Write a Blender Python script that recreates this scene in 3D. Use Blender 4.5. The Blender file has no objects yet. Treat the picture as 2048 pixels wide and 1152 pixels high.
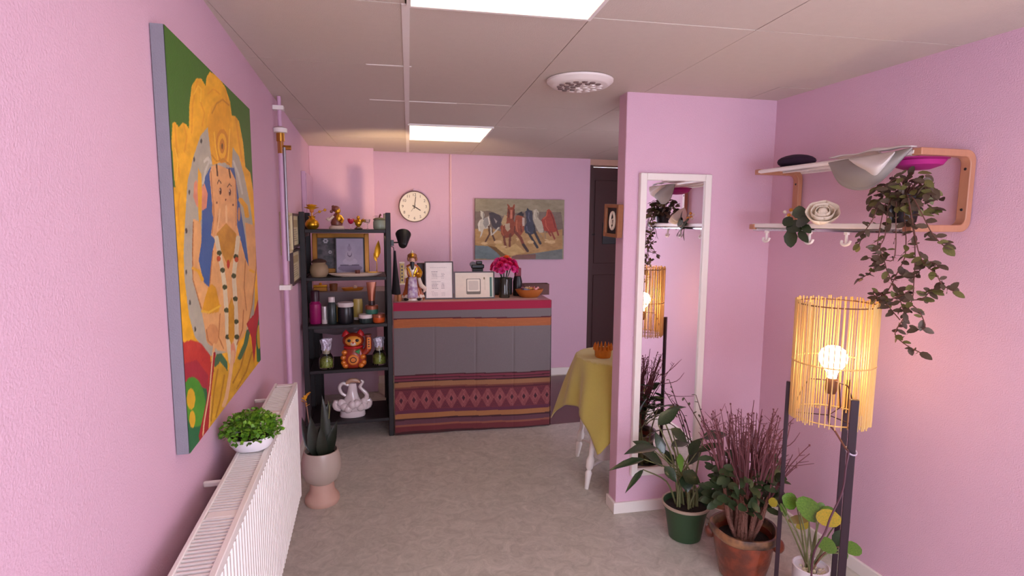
import bpy, bmesh, math, random
import numpy as np
from mathutils import Vector, Matrix, Euler
random.seed(7)
scene = bpy.context.scene
COL = scene.collection
PI = math.pi

# ------------------------------------------------------------------ camera
F = 1120.4
YAW, PITCH, ROLL = math.radians(14.71), math.radians(6.52), math.radians(0.40)
CAM = np.array([0.0, 0.0, 1.50])
FW = np.array([math.sin(YAW)*math.cos(PITCH), math.cos(YAW)*math.cos(PITCH), -math.sin(PITCH)])
_r0 = np.array([math.cos(YAW), -math.sin(YAW), 0.0]); _u0 = np.cross(_r0, FW)
RT = _r0*math.cos(ROLL) + _u0*math.sin(ROLL)
UP = np.cross(RT, FW)
cd = bpy.data.cameras.new('camera'); cam = bpy.data.objects.new('camera', cd); COL.objects.link(cam)
cd.sensor_width = 36.0; cd.lens = F/2048*36.0; cd.clip_start = 0.02
cam.matrix_world = Matrix(((RT[0], UP[0], -FW[0], CAM[0]), (RT[1], UP[1], -FW[1], CAM[1]), (RT[2], UP[2], -FW[2], CAM[2]), (0, 0, 0, 1)))
scene.camera = cam

# ------------------------------------------------------------------ world, exposure
PANEL_STRENGTH = 3.6
BULB_STRENGTH = 44.0
SPOT_STRENGTH = 2200.0
world = bpy.data.worlds.new('world'); scene.world = world; world.use_nodes = True
bg = world.node_tree.nodes['Background']
bg.inputs[0].default_value = (0.82, 0.83, 1.0, 1); bg.inputs[1].default_value = 8.0
scene.view_settings.view_transform = 'Standard'; scene.view_settings.look = 'None'
scene.view_settings.gamma = 1.0; scene.view_settings.use_curve_mapping = False
scene.view_settings.exposure = 0.0

# ------------------------------------------------------------------ helpers
def at(x, y, X=None, Y=None, Z=None):
    d = FW*F + RT*(x-1024) - UP*(y-576)
    t = (X-CAM[0])/d[0] if X is not None else (Y-CAM[1])/d[1] if Y is not None else (Z-CAM[2])/d[2]
    return Vector(CAM + d*t)
def proj(p):
    q = np.asarray(p, float) - CAM
    z = q @ FW
    return 1024 + F*(q @ RT)/z, 576 - F*(q @ UP)/z
def mpp(p):
    return float((np.array(p)-CAM) @ FW)/F

def lin(c):
    c = c/255.0
    return c/12.92 if c <= 0.04045 else ((c+0.055)/1.055)**2.4
def rgb(c): return (lin(c[0]), lin(c[1]), lin(c[2]), 1.0)

def mat(name, col, rough=0.6, metal=0.0, var=0.06, vscale=20.0, bump=0.0, bscale=60.0, emit=None, estr=0.0, col2=None, trans=0.0, alpha=1.0, coat=0.0, sheen=0.0, ior=None, stretch=None):
    m = bpy.data.materials.new(name); m.use_nodes = True
    nt = m.node_tree; b = nt.nodes['Principled BSDF']
    b.inputs['Roughness'].default_value = rough; b.inputs['Metallic'].default_value = metal
    if ior: b.inputs['IOR'].default_value = ior
    if trans: b.inputs['Transmission Weight'].default_value = trans
    if coat: b.inputs['Coat Weight'].default_value = coat
    if sheen: b.inputs['Sheen Weight'].default_value = sheen
    b.inputs['Alpha'].default_value = alpha
    tc = nt.nodes.new('ShaderNodeTexCoord')
    vec = tc.outputs['Object']
    if stretch:
        mp = nt.nodes.new('ShaderNodeMapping'); mp.inputs['Scale'].default_value = stretch
        nt.links.new(vec, mp.inputs[0]); vec = mp.outputs[0]
    nz = nt.nodes.new('ShaderNodeTexNoise'); nz.inputs['Scale'].default_value = vscale; nz.inputs['Detail'].default_value = 4
    nt.links.new(vec, nz.inputs['Vector'])
    mx = nt.nodes.new('ShaderNodeMix'); mx.data_type = 'RGBA'
    c1 = rgb(col)
    if col2 is None:
        a = tuple(min(1, v*(1-var)) for v in c1[:3]) + (1,); bb = tuple(min(1, v*(1+var)) for v in c1[:3]) + (1,)
    else: a, bb = c1, rgb(col2)
    mx.inputs[6].default_value = a; mx.inputs[7].default_value = bb
    if col2 is not None:
        rp = nt.nodes.new('ShaderNodeValToRGB'); rp.color_ramp.elements[0].position = .38; rp.color_ramp.elements[1].position = .62
        nt.links.new(nz.outputs[0], rp.inputs[0]); nt.links.new(rp.outputs[0], mx.inputs[0])
    else: nt.links.new(nz.outputs[0], mx.inputs[0])
    nt.links.new(mx.outputs[2], b.inputs['Base Color'])
    if emit:
        b.inputs['Emission Color'].default_value = emit if len(emit) == 4 else rgb(emit); b.inputs['Emission Strength'].default_value = estr
    if bump:
        n2 = nt.nodes.new('ShaderNodeTexNoise'); n2.inputs['Scale'].default_value = bscale; n2.inputs['Detail'].default_value = 3
        nt.links.new(vec, n2.inputs['Vector'])
        bp = nt.nodes.new('ShaderNodeBump'); bp.inputs['Strength'].default_value = bump; bp.inputs['Distance'].default_value = 0.01
        nt.links.new(n2.outputs[0], bp.inputs['Height']); nt.links.new(bp.outputs[0], b.inputs['Normal'])
    return m

def paint_mat(name, rough=0.6, bump=0.1, bscale=300, sheen=0.0, var=0.10, vscale=40):
    """colour print stored per vertex (flat print), with a fine procedural grain"""
    m = bpy.data.materials.new(name); m.use_nodes = True
    nt = m.node_tree; b = nt.nodes['Principled BSDF']; b.inputs['Roughness'].default_value = rough
    if sheen: b.inputs['Sheen Weight'].default_value = sheen
    a = nt.nodes.new('ShaderNodeVertexColor'); a.layer_name = 'paint'
    tc = nt.nodes.new('ShaderNodeTexCoord')
    nz = nt.nodes.new('ShaderNodeTexNoise'); nz.inputs['Scale'].default_value = vscale; nz.inputs['Detail'].default_value = 5
    nt.links.new(tc.outputs['Object'], nz.inputs['Vector'])
    mr = nt.nodes.new('ShaderNodeMapRange'); mr.inputs[3].default_value = 1-var*2; mr.inputs[4].default_value = 1+var*2
    nt.links.new(nz.outputs[0], mr.inputs[0])
    mx = nt.nodes.new('ShaderNodeMix'); mx.data_type = 'RGBA'; mx.blend_type = 'MULTIPLY'; mx.inputs[0].default_value = 1
    nt.links.new(a.outputs[0], mx.inputs[6]); nt.links.new(mr.outputs[0], mx.inputs[7])
    nt.links.new(mx.outputs[2], b.inputs['Base Color'])
    n2 = nt.nodes.new('ShaderNodeTexNoise'); n2.inputs['Scale'].default_value = bscale
    nt.links.new(tc.outputs['Object'], n2.inputs['Vector'])
    bp = nt.nodes.new('ShaderNodeBump'); bp.inputs['Strength'].default_value = bump; bp.inputs['Distance'].default_value = 0.004
    nt.links.new(n2.outputs[0], bp.inputs['Height']); nt.links.new(bp.outputs[0], b.inputs['Normal'])
    return m

class MB:
    def __init__(s): s.v = []; s.f = []
    def add(s, vs, fs):
        o = len(s.v); s.v += [tuple(v) for v in vs]; s.f += [tuple(i+o for i in f) for f in fs]; return s
    def box(s, c, d, rz=0.0, R=None):
        x, y, z = d[0]/2, d[1]/2, d[2]/2
        M = R if R is not None else Matrix.Rotation(rz, 3, 'Z')
        vs = [Vector(c) + M @ Vector((i*x, j*y, k*z)) for k in (-1, 1) for i, j in ((-1, -1), (1, -1), (1, 1), (-1, 1))]
        return s.add(vs, [(3, 2, 1, 0), (4, 5, 6, 7), (0, 1, 5, 4), (1, 2, 6, 5), (2, 3, 7, 6), (3, 0, 4, 7)])
    def b6(s, x0, x1, y0, y1, z0, z1): return s.box(((x0+x1)/2, (y0+y1)/2, (z0+z1)/2), (x1-x0, y1-y0, z1-z0))
    def lathe(s, prof, n=24, c=(0, 0, 0), sx=1, sy=1, M=None, wob=None, cap=True):
        vs = []; fs = []
        for r, z in prof:
            for k in range(n):
                a = 2*PI*k/n; w = wob(a, z) if wob else 1
                p = Vector((r*w*math.cos(a)*sx, r*w*math.sin(a)*sy, z))
                vs.append((M @ p if M is not None else p) + Vector(c))
        for i in range(len(prof)-1):
            for k in range(n):
                fs.append((i*n+k, i*n+(k+1) % n, (i+1)*n+(k+1) % n, (i+1)*n+k))
        if cap and prof[0][0] > 1e-6: fs.append(tuple(range(n-1, -1, -1)))
        if cap and prof[-1][0] > 1e-6: fs.append(tuple((len(prof)-1)*n+k for k in range(n)))
        return s.add(vs, fs)
    def cyl(s, c, r, h, n=20): return s.lathe([(r, 0), (r, h)], n, c)
    def ell(s, c, rad, n=14, m=8, M=None):
        pr = [(max(1e-4, math.sin(PI*i/m)), -math.cos(PI*i/m)) for i in range(m+1)]
        vs = []; fs = []
        for r, z in pr:
            for k in range(n):
                a = 2*PI*k/n; p = Vector((r*math.cos(a)*rad[0], r*math.sin(a)*rad[1], z*rad[2]))
                vs.append((M @ p if M is not None else p) + Vector(c))
        for i in range(m):
            for k in range(n): fs.append((i*n+k, i*n+(k+1) % n, (i+1)*n+(k+1) % n, (i+1)*n+k))
        return s.add(vs, fs)
    def tube(s, pts, r, n=8, smooth=0):
        pts = [Vector(p) for p in pts]
        if smooth:
            q = []
            for i in range(len(pts)-1):
                p0 = pts[max(0, i-1)]; p1 = pts[i]; p2 = pts[i+1]; p3 = pts[min(len(pts)-1, i+2)]
                for k in range(smooth):
                    t = k/smooth
                    q.append(0.5*((2*p1) + (p2-p0)*t + (2*p0-5*p1+4*p2-p3)*t*t + (3*p1-p0-3*p2+p3)*t**3))
            q.append(pts[-1])
            if isinstance(r, (list, tuple)):
                rr = []; L = len(pts)-1
                for i in range(len(q)):
                    u = i/(len(q)-1)*L; j = min(L-1, int(u)); rr.append(r[j]+(r[j+1]-r[j])*(u-j))
                r = rr
            pts = q
        R = r if isinstance(r, (list, tuple)) else [r]*len(pts)
        vs = []; fs = []; prev = None
        for i, p in enumerate(pts):
            t = (pts[min(i+1, len(pts)-1)] - pts[max(i-1, 0)])
            if t.length < 1e-9: t = Vector((0, 0, 1))
            t.normalize()
            if prev is None:
                a = Vector((0, 0, 1)) if abs(t.z) < .9 else Vector((1, 0, 0)); nx = t.cross(a).normalized()
            else:
                nx = (prev - t*prev.dot(t)); nx = nx.normalized() if nx.length > 1e-6 else prev
            prev = nx; ny = t.cross(nx)
            for k in range(n):
                a = 2*PI*k/n; vs.append(p + (nx*math.cos(a) + ny*math.sin(a))*R[i])
        for i in range(len(pts)-1):
            for k in range(n): fs.append((i*n+k, i*n+(k+1) % n, (i+1)*n+(k+1) % n, (i+1)*n+k))
        fs.append(tuple(range(n-1, -1, -1))); fs.append(tuple((len(pts)-1)*n+k for k in range(n)))
        return s.add(vs, fs)
    def prism(s, poly, fn, t0, t1):
        """poly of (a,b); fn(a,b,t)->point"""
        n = len(poly)
        vs = [fn(a, b, t0) for a, b in poly] + [fn(a, b, t1) for a, b in poly]
        fs = [tuple(range(n-1, -1, -1)), tuple(range(n, 2*n))] + [(i, (i+1) % n, n+(i+1) % n, n+i) for i in range(n)]
        return s.add(vs, fs)
    def grid(s, fn, nu, nv, flip=False):
        vs = [fn(i/nu, j/nv) for j in range(nv+1) for i in range(nu+1)]
        fs = []
        for j in range(nv):
            for i in range(nu):
                a = j*(nu+1)+i; q = (a, a+1, a+nu+2, a+nu+1); fs.append(q[::-1] if flip else q)
        return s.add(vs, fs)
    def mesh(s, name, m=None, smooth=True, ang=35):
        me = bpy.data.meshes.new(name); me.from_pydata(s.v, [], s.f)
        bm = bmesh.new(); bm.from_mesh(me); bmesh.ops.recalc_face_normals(bm, faces=bm.faces); bm.to_mesh(me); bm.free()
        if m: me.materials.append(m)
        if smooth:
            me.shade_smooth(); me.set_sharp_from_angle(angle=math.radians(ang))
        me.update(); return me

def obj(name, mb, m=None, parent=None, loc=None, rot=None, smooth=True, label=None, bevel=0.0, thick=0.0, ang=35):
    me = mb.mesh(name, m, smooth, ang) if isinstance(mb, MB) else mb
    o = bpy.data.objects.new(name, me); COL.objects.link(o)
    if parent: o.parent = parent
    if loc is not None: o.location = loc
    if rot is not None: o.rotation_euler = rot
    if label: o['label'] = label
    if thick:
        md = o.modifiers.new('solid', 'SOLIDIFY'); md.thickness = thick; md.offset = 0
    if bevel:
        md = o.modifiers.new('bevel', 'BEVEL'); md.width = bevel; md.segments = 2; md.limit_method = 'ANGLE'; md.angle_limit = math.radians(50)
    return o
def tag(o, label, cat, group=None, kind=None):
    o['label'] = label; o['category'] = cat
    if group: o['group'] = group
    if kind: o['kind'] = kind
    return o
def thing(name, label, cat, loc=(0, 0, 0), rz=0.0, group=None):
    o = bpy.data.objects.new(name, None); COL.objects.link(o); o.empty_display_size = .05
    o.location = loc; o.rotation_euler = (0, 0, rz)
    return tag(o, label, cat, group)
def struct(name, mb, m, label, cat='wall', bevel=0, smooth=False):
    o = obj(name, mb, m, smooth=smooth, bevel=bevel); return tag(o, label, cat, kind='structure')

# print raster helpers (numpy): points -> colours
def inpoly(px, py, poly):
    n = len(poly); c = np.zeros(px.shape, bool); j = n-1
    for i in range(n):
        xi, yi = poly[i]; xj, yj = poly[j]
        k = ((yi > py) != (yj > py)) & (px < (xj-xi)*(py-yi)/((yj-yi) if yj != yi else 1e-9)+xi)
        c ^= k; j = i
    return c
def inell(px, py, cx, cy, rx, ry, ang=0):
    a = math.radians(ang); dx = px-cx; dy = py-cy
    u = dx*math.cos(a)+dy*math.sin(a); v = -dx*math.sin(a)+dy*math.cos(a)
    return (u/rx)**2+(v/ry)**2 < 1
def inline(px, py, pts, w):
    c = np.zeros(px.shape, bool)
    for (x0, y0), (x1, y1) in zip(pts[:-1], pts[1:]):
        dx, dy = x1-x0, y1-y0; L = dx*dx+dy*dy+1e-9
        t = np.clip(((px-x0)*dx+(py-y0)*dy)/L, 0, 1)
        c |= (px-x0-t*dx)**2+(py-y0-t*dy)**2 < (w/2)**2
    return c
def vnoise(x, y, sc, seed=1, octs=3):
    rs_ = np.random.RandomState(seed); out = np.zeros(len(x)); amp = 1.0; tot = 0
    for o_ in range(octs):
        T = rs_.rand(64, 64); u = x/sc*(2**o_); v = y/sc*(2**o_)
        i = np.floor(u).astype(int); j = np.floor(v).astype(int); fu = u-i; fv = v-j; fu = fu*fu*(3-2*fu); fv = fv*fv*(3-2*fv)
        g = lambda a_, b_: T[a_ % 64, b_ % 64]
        out += amp*((g(i, j)*(1-fu)+g(i+1, j)*fu)*(1-fv)+(g(i, j+1)*(1-fu)+g(i+1, j+1)*fu)*fv); tot += amp; amp *= .6
    return out/tot*2-1
def set_paint(o, cols):
    me = o.data; ca = me.color_attributes.new('paint', 'FLOAT_COLOR', 'POINT')
    a = np.ones((len(me.vertices), 4), np.float32)
    s = np.clip(np.asarray(cols, float)/255.0, 0, 1)
    a[:, :3] = np.where(s <= 0.04045, s/12.92, ((s+0.055)/1.055)**2.4)
    ca.data.foreach_set('color', a.ravel())
def print_face(name, P0, U, V, nu, nv, painter, m, parent, loc):
    """flat printed face: P0 + u*U + v*V (world), coloured by painter(pts Nx3, u, v)"""
    P0 = Vector(P0); U = Vector(U); V = Vector(V); L = Vector(loc)
    mb = MB().grid(lambda a, b: P0 + U*a + V*b - L, nu, nv)
    me = bpy.data.meshes.new(name); me.from_pydata(mb.v, [], mb.f); me.materials.append(m); me.update()
    o = obj(name, me, None, parent)
    uu = np.tile(np.linspace(0, 1, nu+1), nv+1); vv = np.repeat(np.linspace(0, 1, nv+1), nu+1)
    pts = np.array(P0)[None]+uu[:, None]*np.array(U)[None]+vv[:, None]*np.array(V)[None]
    q = pts-CAM[None]; z = q @ FW
    px = 1024+F*(q @ RT)/z; py = 576-F*(q @ UP)/z
    set_paint(o, painter(px, py, uu, vv)); return o

# leaves: shared meshes, unit length along +Y, width along X, normal +Z
_leaf = {}
def leaf_mesh(kind, m):
    key = (kind, m.name)
    if key in _leaf: return _leaf[key]
    prof = {'lance': [(0, .05), (.12, .55), (.35, 1), (.6, .85), (.82, .45), (1, .02)],
            'oval': [(0, .05), (.12, .6), (.4, 1), (.7, .85), (.9, .45), (1, .04)],
            'round': [(0, .25), (.1, .68), (.35, .98), (.6, 1), (.85, .68), (1, .15)],
            'petal': [(0, .3), (.25, .7), (.6, 1), (.85, .9), (1, .35)]}[kind]
    vs = []; fs = []
    cup = {'petal': .5, 'round': .06}.get(kind, .18)
    for t, w in prof:
        z = -.16*t*t + (.35*t if kind == 'petal' else 0)
        vs += [(-w/2, t, z+cup*w*.3), (0, t, z), (w/2, t, z+cup*w*.3)]
    for i in range(len(prof)-1):
        a = i*3; fs += [(a, a+1, a+4, a+3), (a+1, a+2, a+5, a+4)]
    me = bpy.data.meshes.new('leaf_'+kind); me.from_pydata(vs, [], fs); me.materials.append(m); me.shade_smooth(); me.update()
    _leaf[key] = me; return me
def leaf(parent, kind, m, pos, d, L, W, up=(0, 0, 1), name='leaf'):
    y = Vector(d).normalized(); u = Vector(up)
    x = y.cross(u)
    if x.length < 1e-3: x = y.cross(Vector((1, 0, 0.2)))
    x.normalize(); z = x.cross(y)
    o = bpy.data.objects.new(name, leaf_mesh(kind, m)); COL.objects.link(o); o.parent = parent
    M = Matrix(((x.x*W, y.x*L, z.x*L, pos[0]), (x.y*W, y.y*L, z.y*L, pos[1]), (x.z*W, y.z*L, z.z*L, pos[2]), (0, 0, 0, 1)))
    o.matrix_basis = M; return o
def rv(a=1.0): return Vector((random.uniform(-a, a), random.uniform(-a, a), random.uniform(-a, a)))

# ------------------------------------------------------------------ materials
M = {}
M['wall'] = mat('pink_wall_paint', (219, 179, 197), .75, var=.02, vscale=3, bump=.25, bscale=220)
M['ceil'] = mat('ceiling_tile_board', (206, 192, 178), .9, var=.03, vscale=30, bump=.25, bscale=320)
M['ceilbar'] = mat('white_ceiling_bar', (236, 228, 220), .5, var=.02)
M['gap'] = mat('plenum_grey', (170, 155, 146), .9)
M['white'] = mat('white_painted_wood', (235, 228, 220), .4, var=.02)
M['radwhite'] = mat('white_enamel', (238, 232, 226), .3, var=.01)
M['rad_in'] = mat('radiator_fins_grey', (84, 90, 108), .5)
M['black'] = mat('black_stained_wood', (22, 15, 18), .55, var=.2, vscale=30, stretch=(1, 1, 8))
M['blackp'] = mat('black_plastic', (18, 17, 18), .4)
M['wood'] = mat('varnished_pine', (184, 128, 98), .4, var=.18, vscale=9, stretch=(6, 6, 1))
M['gold'] = mat('gold_gilding', (214, 158, 40), .28, metal=.8, var=.15, vscale=60)
M['chrome'] = mat('chrome', (200, 200, 205), .12, metal=1)
M['brass'] = mat('brass', (200, 150, 70), .25, metal=1)
M['maroon'] = mat('dark_maroon_door', (62, 24, 20), .6, var=.1, vscale=4)
M['soil'] = mat('potting_soil', (38, 27, 22), .95, var=.5, vscale=90, bump=.8, bscale=120)
def emis(name, col, s):
    m = bpy.data.materials.new(name); m.use_nodes = True; nt = m.node_tree
    nt.nodes.remove(nt.nodes['Principled BSDF']); e = nt.nodes.new('ShaderNodeEmission')
    e.inputs[0].default_value = tuple(col)+(1,); e.inputs[1].default_value = s
    nt.links.new(e.outputs[0], nt.nodes['Material Output'].inputs[0]); return m
M['panel'] = emis('lit_panel_diffuser', (1.0, .76, .55), PANEL_STRENGTH)
M['bulb'] = emis('lit_globe_bulb', (1.0, .69, .37), BULB_STRENGTH)
M['spotbulb'] = emis('lit_spot_bulb', (1.0, .70, .42), SPOT_STRENGTH)
M['glass'] = mat('clear_glass', (240, 245, 240), .05, trans=1.0, ior=1.3, var=0)

# ------------------------------------------------------------------ the room
LX, RX, HC = -0.435, 2.05, 2.135
YF = -0.65
def floor_material():
    m = mat('grey_vinyl_floor', (150, 142, 132), .42, var=.10, vscale=6, bump=.04, bscale=200)
    nt = m.node_tree; b = nt.nodes['Principled BSDF']
    tc = nt.nodes.new('ShaderNodeTexCoord')
    n1 = nt.nodes.new('ShaderNodeTexNoise'); n1.inputs['Scale'].default_value = 14; n1.inputs['Detail'].default_value = 8; n1.inputs['Roughness'].default_value = .75; n1.inputs['Distortion'].default_value = 1.2
    nt.links.new(tc.outputs['Object'], n1.inputs['Vector'])
    rp = nt.nodes.new('ShaderNodeValToRGB'); e = rp.color_ramp.elements
    e[0].position = .33; e[0].color = rgb((168, 163, 150)); e[1].position = .68; e[1].color = rgb((206, 200, 187))
    nt.links.new(n1.outputs[0], rp.inputs[0]); nt.links.new(rp.outputs[0], b.inputs['Base Color']); return m
M['floor'] = floor_material()
struct('floor', MB().b6(LX-.1, 3.2, YF-.1, 5.9, -.1, 0), M['floor'], 'grey marbled vinyl floor of the shop', 'floor')
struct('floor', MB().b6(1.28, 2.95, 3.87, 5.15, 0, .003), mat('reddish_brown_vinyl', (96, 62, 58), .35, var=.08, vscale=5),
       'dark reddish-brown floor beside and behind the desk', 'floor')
struct('wall_left', MB().b6(LX-.1, LX, YF-.1, 5.6, 0, HC+.1), M['wall'], 'pale pink textured wall behind the deity painting')
# right wall (up to the partition), partition with its free end, rear room beyond
struct('wall_right', MB().b6(RX, RX+.1, YF-.1, 2.65, 0, HC+.1), M['wall'], 'pink wall carrying the coat rack')
PX0 = 1.237
PA = math.radians(-3.0); PVT = Vector((PX0, 2.552, 0)); PR3 = Matrix.Rotation(PA, 3, 'Z')
def pw(x, y, z=0): return PVT + PR3 @ Vector((x, y, z))        # partition frame: x along the wall, y into it
PLN = PR3 @ Vector((0, 1, 0))
def atp(x, y, off=0.0):
    d = Vector(FW*F + RT*(x-1024) - UP*(y-576)); P = PVT + PLN*off
    return Vector(CAM) + d*((P-Vector(CAM)).dot(PLN)/d.dot(PLN))
def pbox(x0, x1, y0, y1, z0, z1): return MB().box(pw((x0+x1)/2, (y0+y1)/2, (z0+z1)/2), (x1-x0, y1-y0, z1-z0), PA)
PLW = (RX-PX0)/math.cos(PA)
struct('wall_partition', pbox(0, PLW+.02, 0, .1, 0, HC+.1), M['wall'], 'lilac pink partition wall carrying the tall mirror', bevel=.006)
struct('wall_rear_right', MB().b6(2.95, 3.05, 2.65, 5.75, 0, HC+.1), M['wall'], 'pink side wall of the room behind the partition')
# back wall, slightly askew
BA = math.atan2(-.11, 2.1)
def bw(X): return 5.30 - .11/2.1*(X-.1)
def back_slab(x0, x1, z0, z1, t=.1):
    return MB().add([(x0, bw(x0), z0), (x1, bw(x1), z0), (x1, bw(x1)+t, z0), (x0, bw(x0)+t, z0), (x0, bw(x0), z1), (x1, bw(x1), z1), (x1, bw(x1)+t, z1), (x0, bw(x0)+t, z1)],
                    [(3, 2, 1, 0), (4, 5, 6, 7), (0, 1, 5, 4), (1, 2, 6, 5), (2, 3, 7, 6), (3, 0, 4, 7)])
struct('wall_back', back_slab(LX, 2.145, 0, HC+.1), M['wall'], 'pink wall behind the desk with the clock and horse canvas')
struct('wall_column', MB().b6(LX, .088, 5.02, bw(0)+.02, 0, HC), M['wall'], 'shallow pink wall projection behind the black shelf', bevel=.004)
struct('wall_lintel', MB().b6(2.145, 2.95, 5.22, 5.40, HC-.055, HC+.1), mat('lintel_beige', (190, 150, 130), .7), 'beige lintel above the dark doorway')
struct('trim_1', MB().b6(2.145, 2.19, 5.22, 5.40, 0, HC-.055), M['maroon'], 'dark brown door casing beside the pink wall', 'door frame')
d1 = thing('door_1', 'dark maroon door at the far end past the partition', 'door', (2.19, 5.41, 0)); d1['kind'] = 'structure'
obj('door_leaf', MB().b6(0, .76, 0, .04, 0, HC-.055), M['maroon'], d1)
obj('door_panel', MB().b6(.1, .66, -.008, 0, 1.1, 1.95), M['maroon'], d1, bevel=.004)
obj('door_panel', MB().b6(.1, .66, -.008, 0, .12, .98), M['maroon'], d1, bevel=.004)
hb = MB().b6(.005, .05, -.012, 0, 1.36, 1.44); hb.tube([(.03, -.01, 1.40), (.03, -.05, 1.40), (.09, -.05, 1.40)], .008)
obj('handle', hb, M['blackp'], d1)
# front wall with the shop window that lets the daylight in (behind the camera)
def win_wall():
    m = MB(); y0, y1 = YF-.1, YF
    m.b6(LX, -.05, y0, y1, 0, HC+.1); m.b6(1.95, RX, y0, y1, 0, HC+.1); m.b6(-.05, 1.95, y0, y1, 0, .45); m.b6(-.05, 1.95, y0, y1, 2.05, HC+.1); return m
struct('wall_front', win_wall(), M['wall'], 'pink wall around the shop window behind the viewer')
wf = MB()
for x in (-.05, .93, 1.90): wf.b6(x, x+.05, YF-.08, YF-.03, .45, 2.05)
for z in (.45, 2.0): wf.b6(-.05, 1.95, YF-.08, YF-.03, z, z+.05)
struct('window_1', wf, M['white'], 'white window frame of the shop front', 'window')
# baseboards
BB = M['white']
struct('baseboard_right', MB().b6(RX-.014, RX, YF, 2.49, 0, .06), BB, 'white skirting along the coat rack wall', 'baseboard', bevel=.003)
struct('baseboard_partition', pbox(-.014, PLW-.014, -.014, 0, 0, .06), BB, 'white skirting below the tall mirror', 'baseboard', bevel=.003)
struct('baseboard_partition_end', pbox(-.014, 0, 0, .1, 0, .06), BB, 'white skirting on the end of the partition', 'baseboard', bevel=.003)
struct('baseboard_left', MB().b6(LX, LX+.014, YF, 5.0, 0, .06), BB, 'white skirting along the painting wall', 'baseboard')
struct('baseboard_back', MB().add(*(lambda m: (m.v, m.f))(back_slab(.1, 2.145, 0, .07, -.014))), BB, 'white skirting at the foot of the back wall', 'baseboard')

# ---- suspended ceiling: tiles in a grid turned a few degrees
ceil_root = struct('ceiling', MB().b6(LX, 3.0, YF, 5.6, HC+.02, HC+.12), M['gap'], 'suspended ceiling of pale square tiles', 'ceiling')
GA = math.radians(-4.3); E1 = Vector((math.cos(GA), math.sin(GA))); E2 = Vector((-math.sin(GA), math.cos(GA)))
G0 = Vector((.1795, 2.40)); GW, GH = .563, .665
def gp(a, b): return G0 + E1*a + E2*b
def clip(poly, a, b, c):   # keep a*x+b*y<=c
    out = []
    for i in range(len(poly)):
        p, q = poly[i], poly[(i+1) % len(poly)]
        dp, dq = a*p[0]+b*p[1]-c, a*q[0]+b*q[1]-c
        if dp <= 0: out.append(p)
        if dp*dq < 0:
            t = dp/(dp-dq); out.append((p[0]+(q[0]-p[0])*t, p[1]+(q[1]-p[1])*t))
    return out
def room_clip(poly, front):
    poly = clip(poly, -1, 0, -LX); poly = clip(poly, 0, -1, -YF)
    if front: poly = clip(poly, 1, 0, RX) ; poly = clip(poly, 0, 1, 2.552)
    else: poly = clip(poly, 1, 0, 2.95); poly = clip(poly, 0, 1, 5.22)
    return poly
light_cells = {(0, -2), (0, 2)}
for i in range(-2, 6):
    for j in range(-6, 6):
        if (i, j) in light_cells: continue
        g = .0013
        q = [gp(i*GW+g, j*GH+g), gp((i+1)*GW-g, j*GH+g), gp((i+1)*GW-g, (j+1)*GH-g), gp(i*GW+g, (j+1)*GH-g)]
        q = [tuple(p) for p in q]
        cyy = sum(p[1] for p in q)/4
        cxx = sum(p[0] for p in q)/4
        front = cyy < 2.6 and cxx > 1.3
        poly = room_clip(q, front)
        if len(poly) < 3: continue
        ar = abs(sum(poly[k][0]*poly[(k+1) % len(poly)][1]-poly[(k+1) % len(poly)][0]*poly[k][1] for k in range(len(poly))))/2
        if ar < .002: continue
        dz = random.uniform(-.0012, .0012)
        o = obj('ceiling_tile', MB().prism(poly, lambda a, b, t: (a, b, t), HC+dz, HC+.019), M['ceil'], ceil_root, smooth=False)
        if front and cyy+GH/2 > 2.552 and cyy < 5:   # the strip of the same cell behind the partition
            poly = clip(clip(q, 0, -1, -2.652), 1, 0, 2.95)
            if len(poly) >= 3: obj('ceiling_tile', MB().prism(poly, lambda a, b, t: (a, b, t), HC+dz, HC+.019), M['ceil'], ceil_root, smooth=False)
# visible bars
def bar(a0, b0, a1, b1, w, z=.004):
    p, q = gp(a0, b0), gp(a1, b1); c = (p+q)/2; L = (q-p).length
    return MB().box((c.x, c.y, HC-z/2), (L, w, z), math.atan2((q-p).y, (q-p).x))
obj('ceiling_bar', bar(0, -1*GH, 0, 4.2*GH, .024), M['ceilbar'], ceil_root, smooth=False)
obj('ceiling_bar', bar(0, -5*GH, 0, -2*GH, .024), M['ceilbar'], ceil_root, smooth=False)
for b, a0, a1 in ((0, -.16, .02), (1, -.19, .26)):
    obj('ceiling_bar', bar(a0, b*GH, a1, b*GH, .012, .003), M['ceilbar'], ceil_root, smooth=False)
# light panels
def light_panel(i, j, label):
    c = gp((i+.5)*GW, (j+.5)*GH)
    t = thing('ceiling_light', label, 'ceiling light', (c.x, c.y, HC), GA, 'square ceiling light panels')
    fr = MB(); w, h = GW-.006, GH-.006; e = .012
    for sx in (-1, 1): fr.b6(sx*w/2-(e if sx > 0 else 0), sx*w/2+(e if sx < 0 else 0), -h/2, h/2, -.012, .015)
    for sy in (-1, 1): fr.b6(-w/2+e, w/2-e, sy*h/2-(e if sy > 0 else 0), sy*h/2+(e if sy < 0 else 0), -.012, .015)
    obj('frame', fr, M['ceilbar'], t, smooth=False)
    obj('diffuser', MB().b6(-w/2+e, w/2-e, -h/2+e, h/2-e, -.009, .0), M['panel'], t, smooth=False)
light_panel(0, -2, 'lit square ceiling panel cut off at the top of the picture')
light_panel(0, 2, 'lit square ceiling panel farther away, above the desk')
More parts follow.
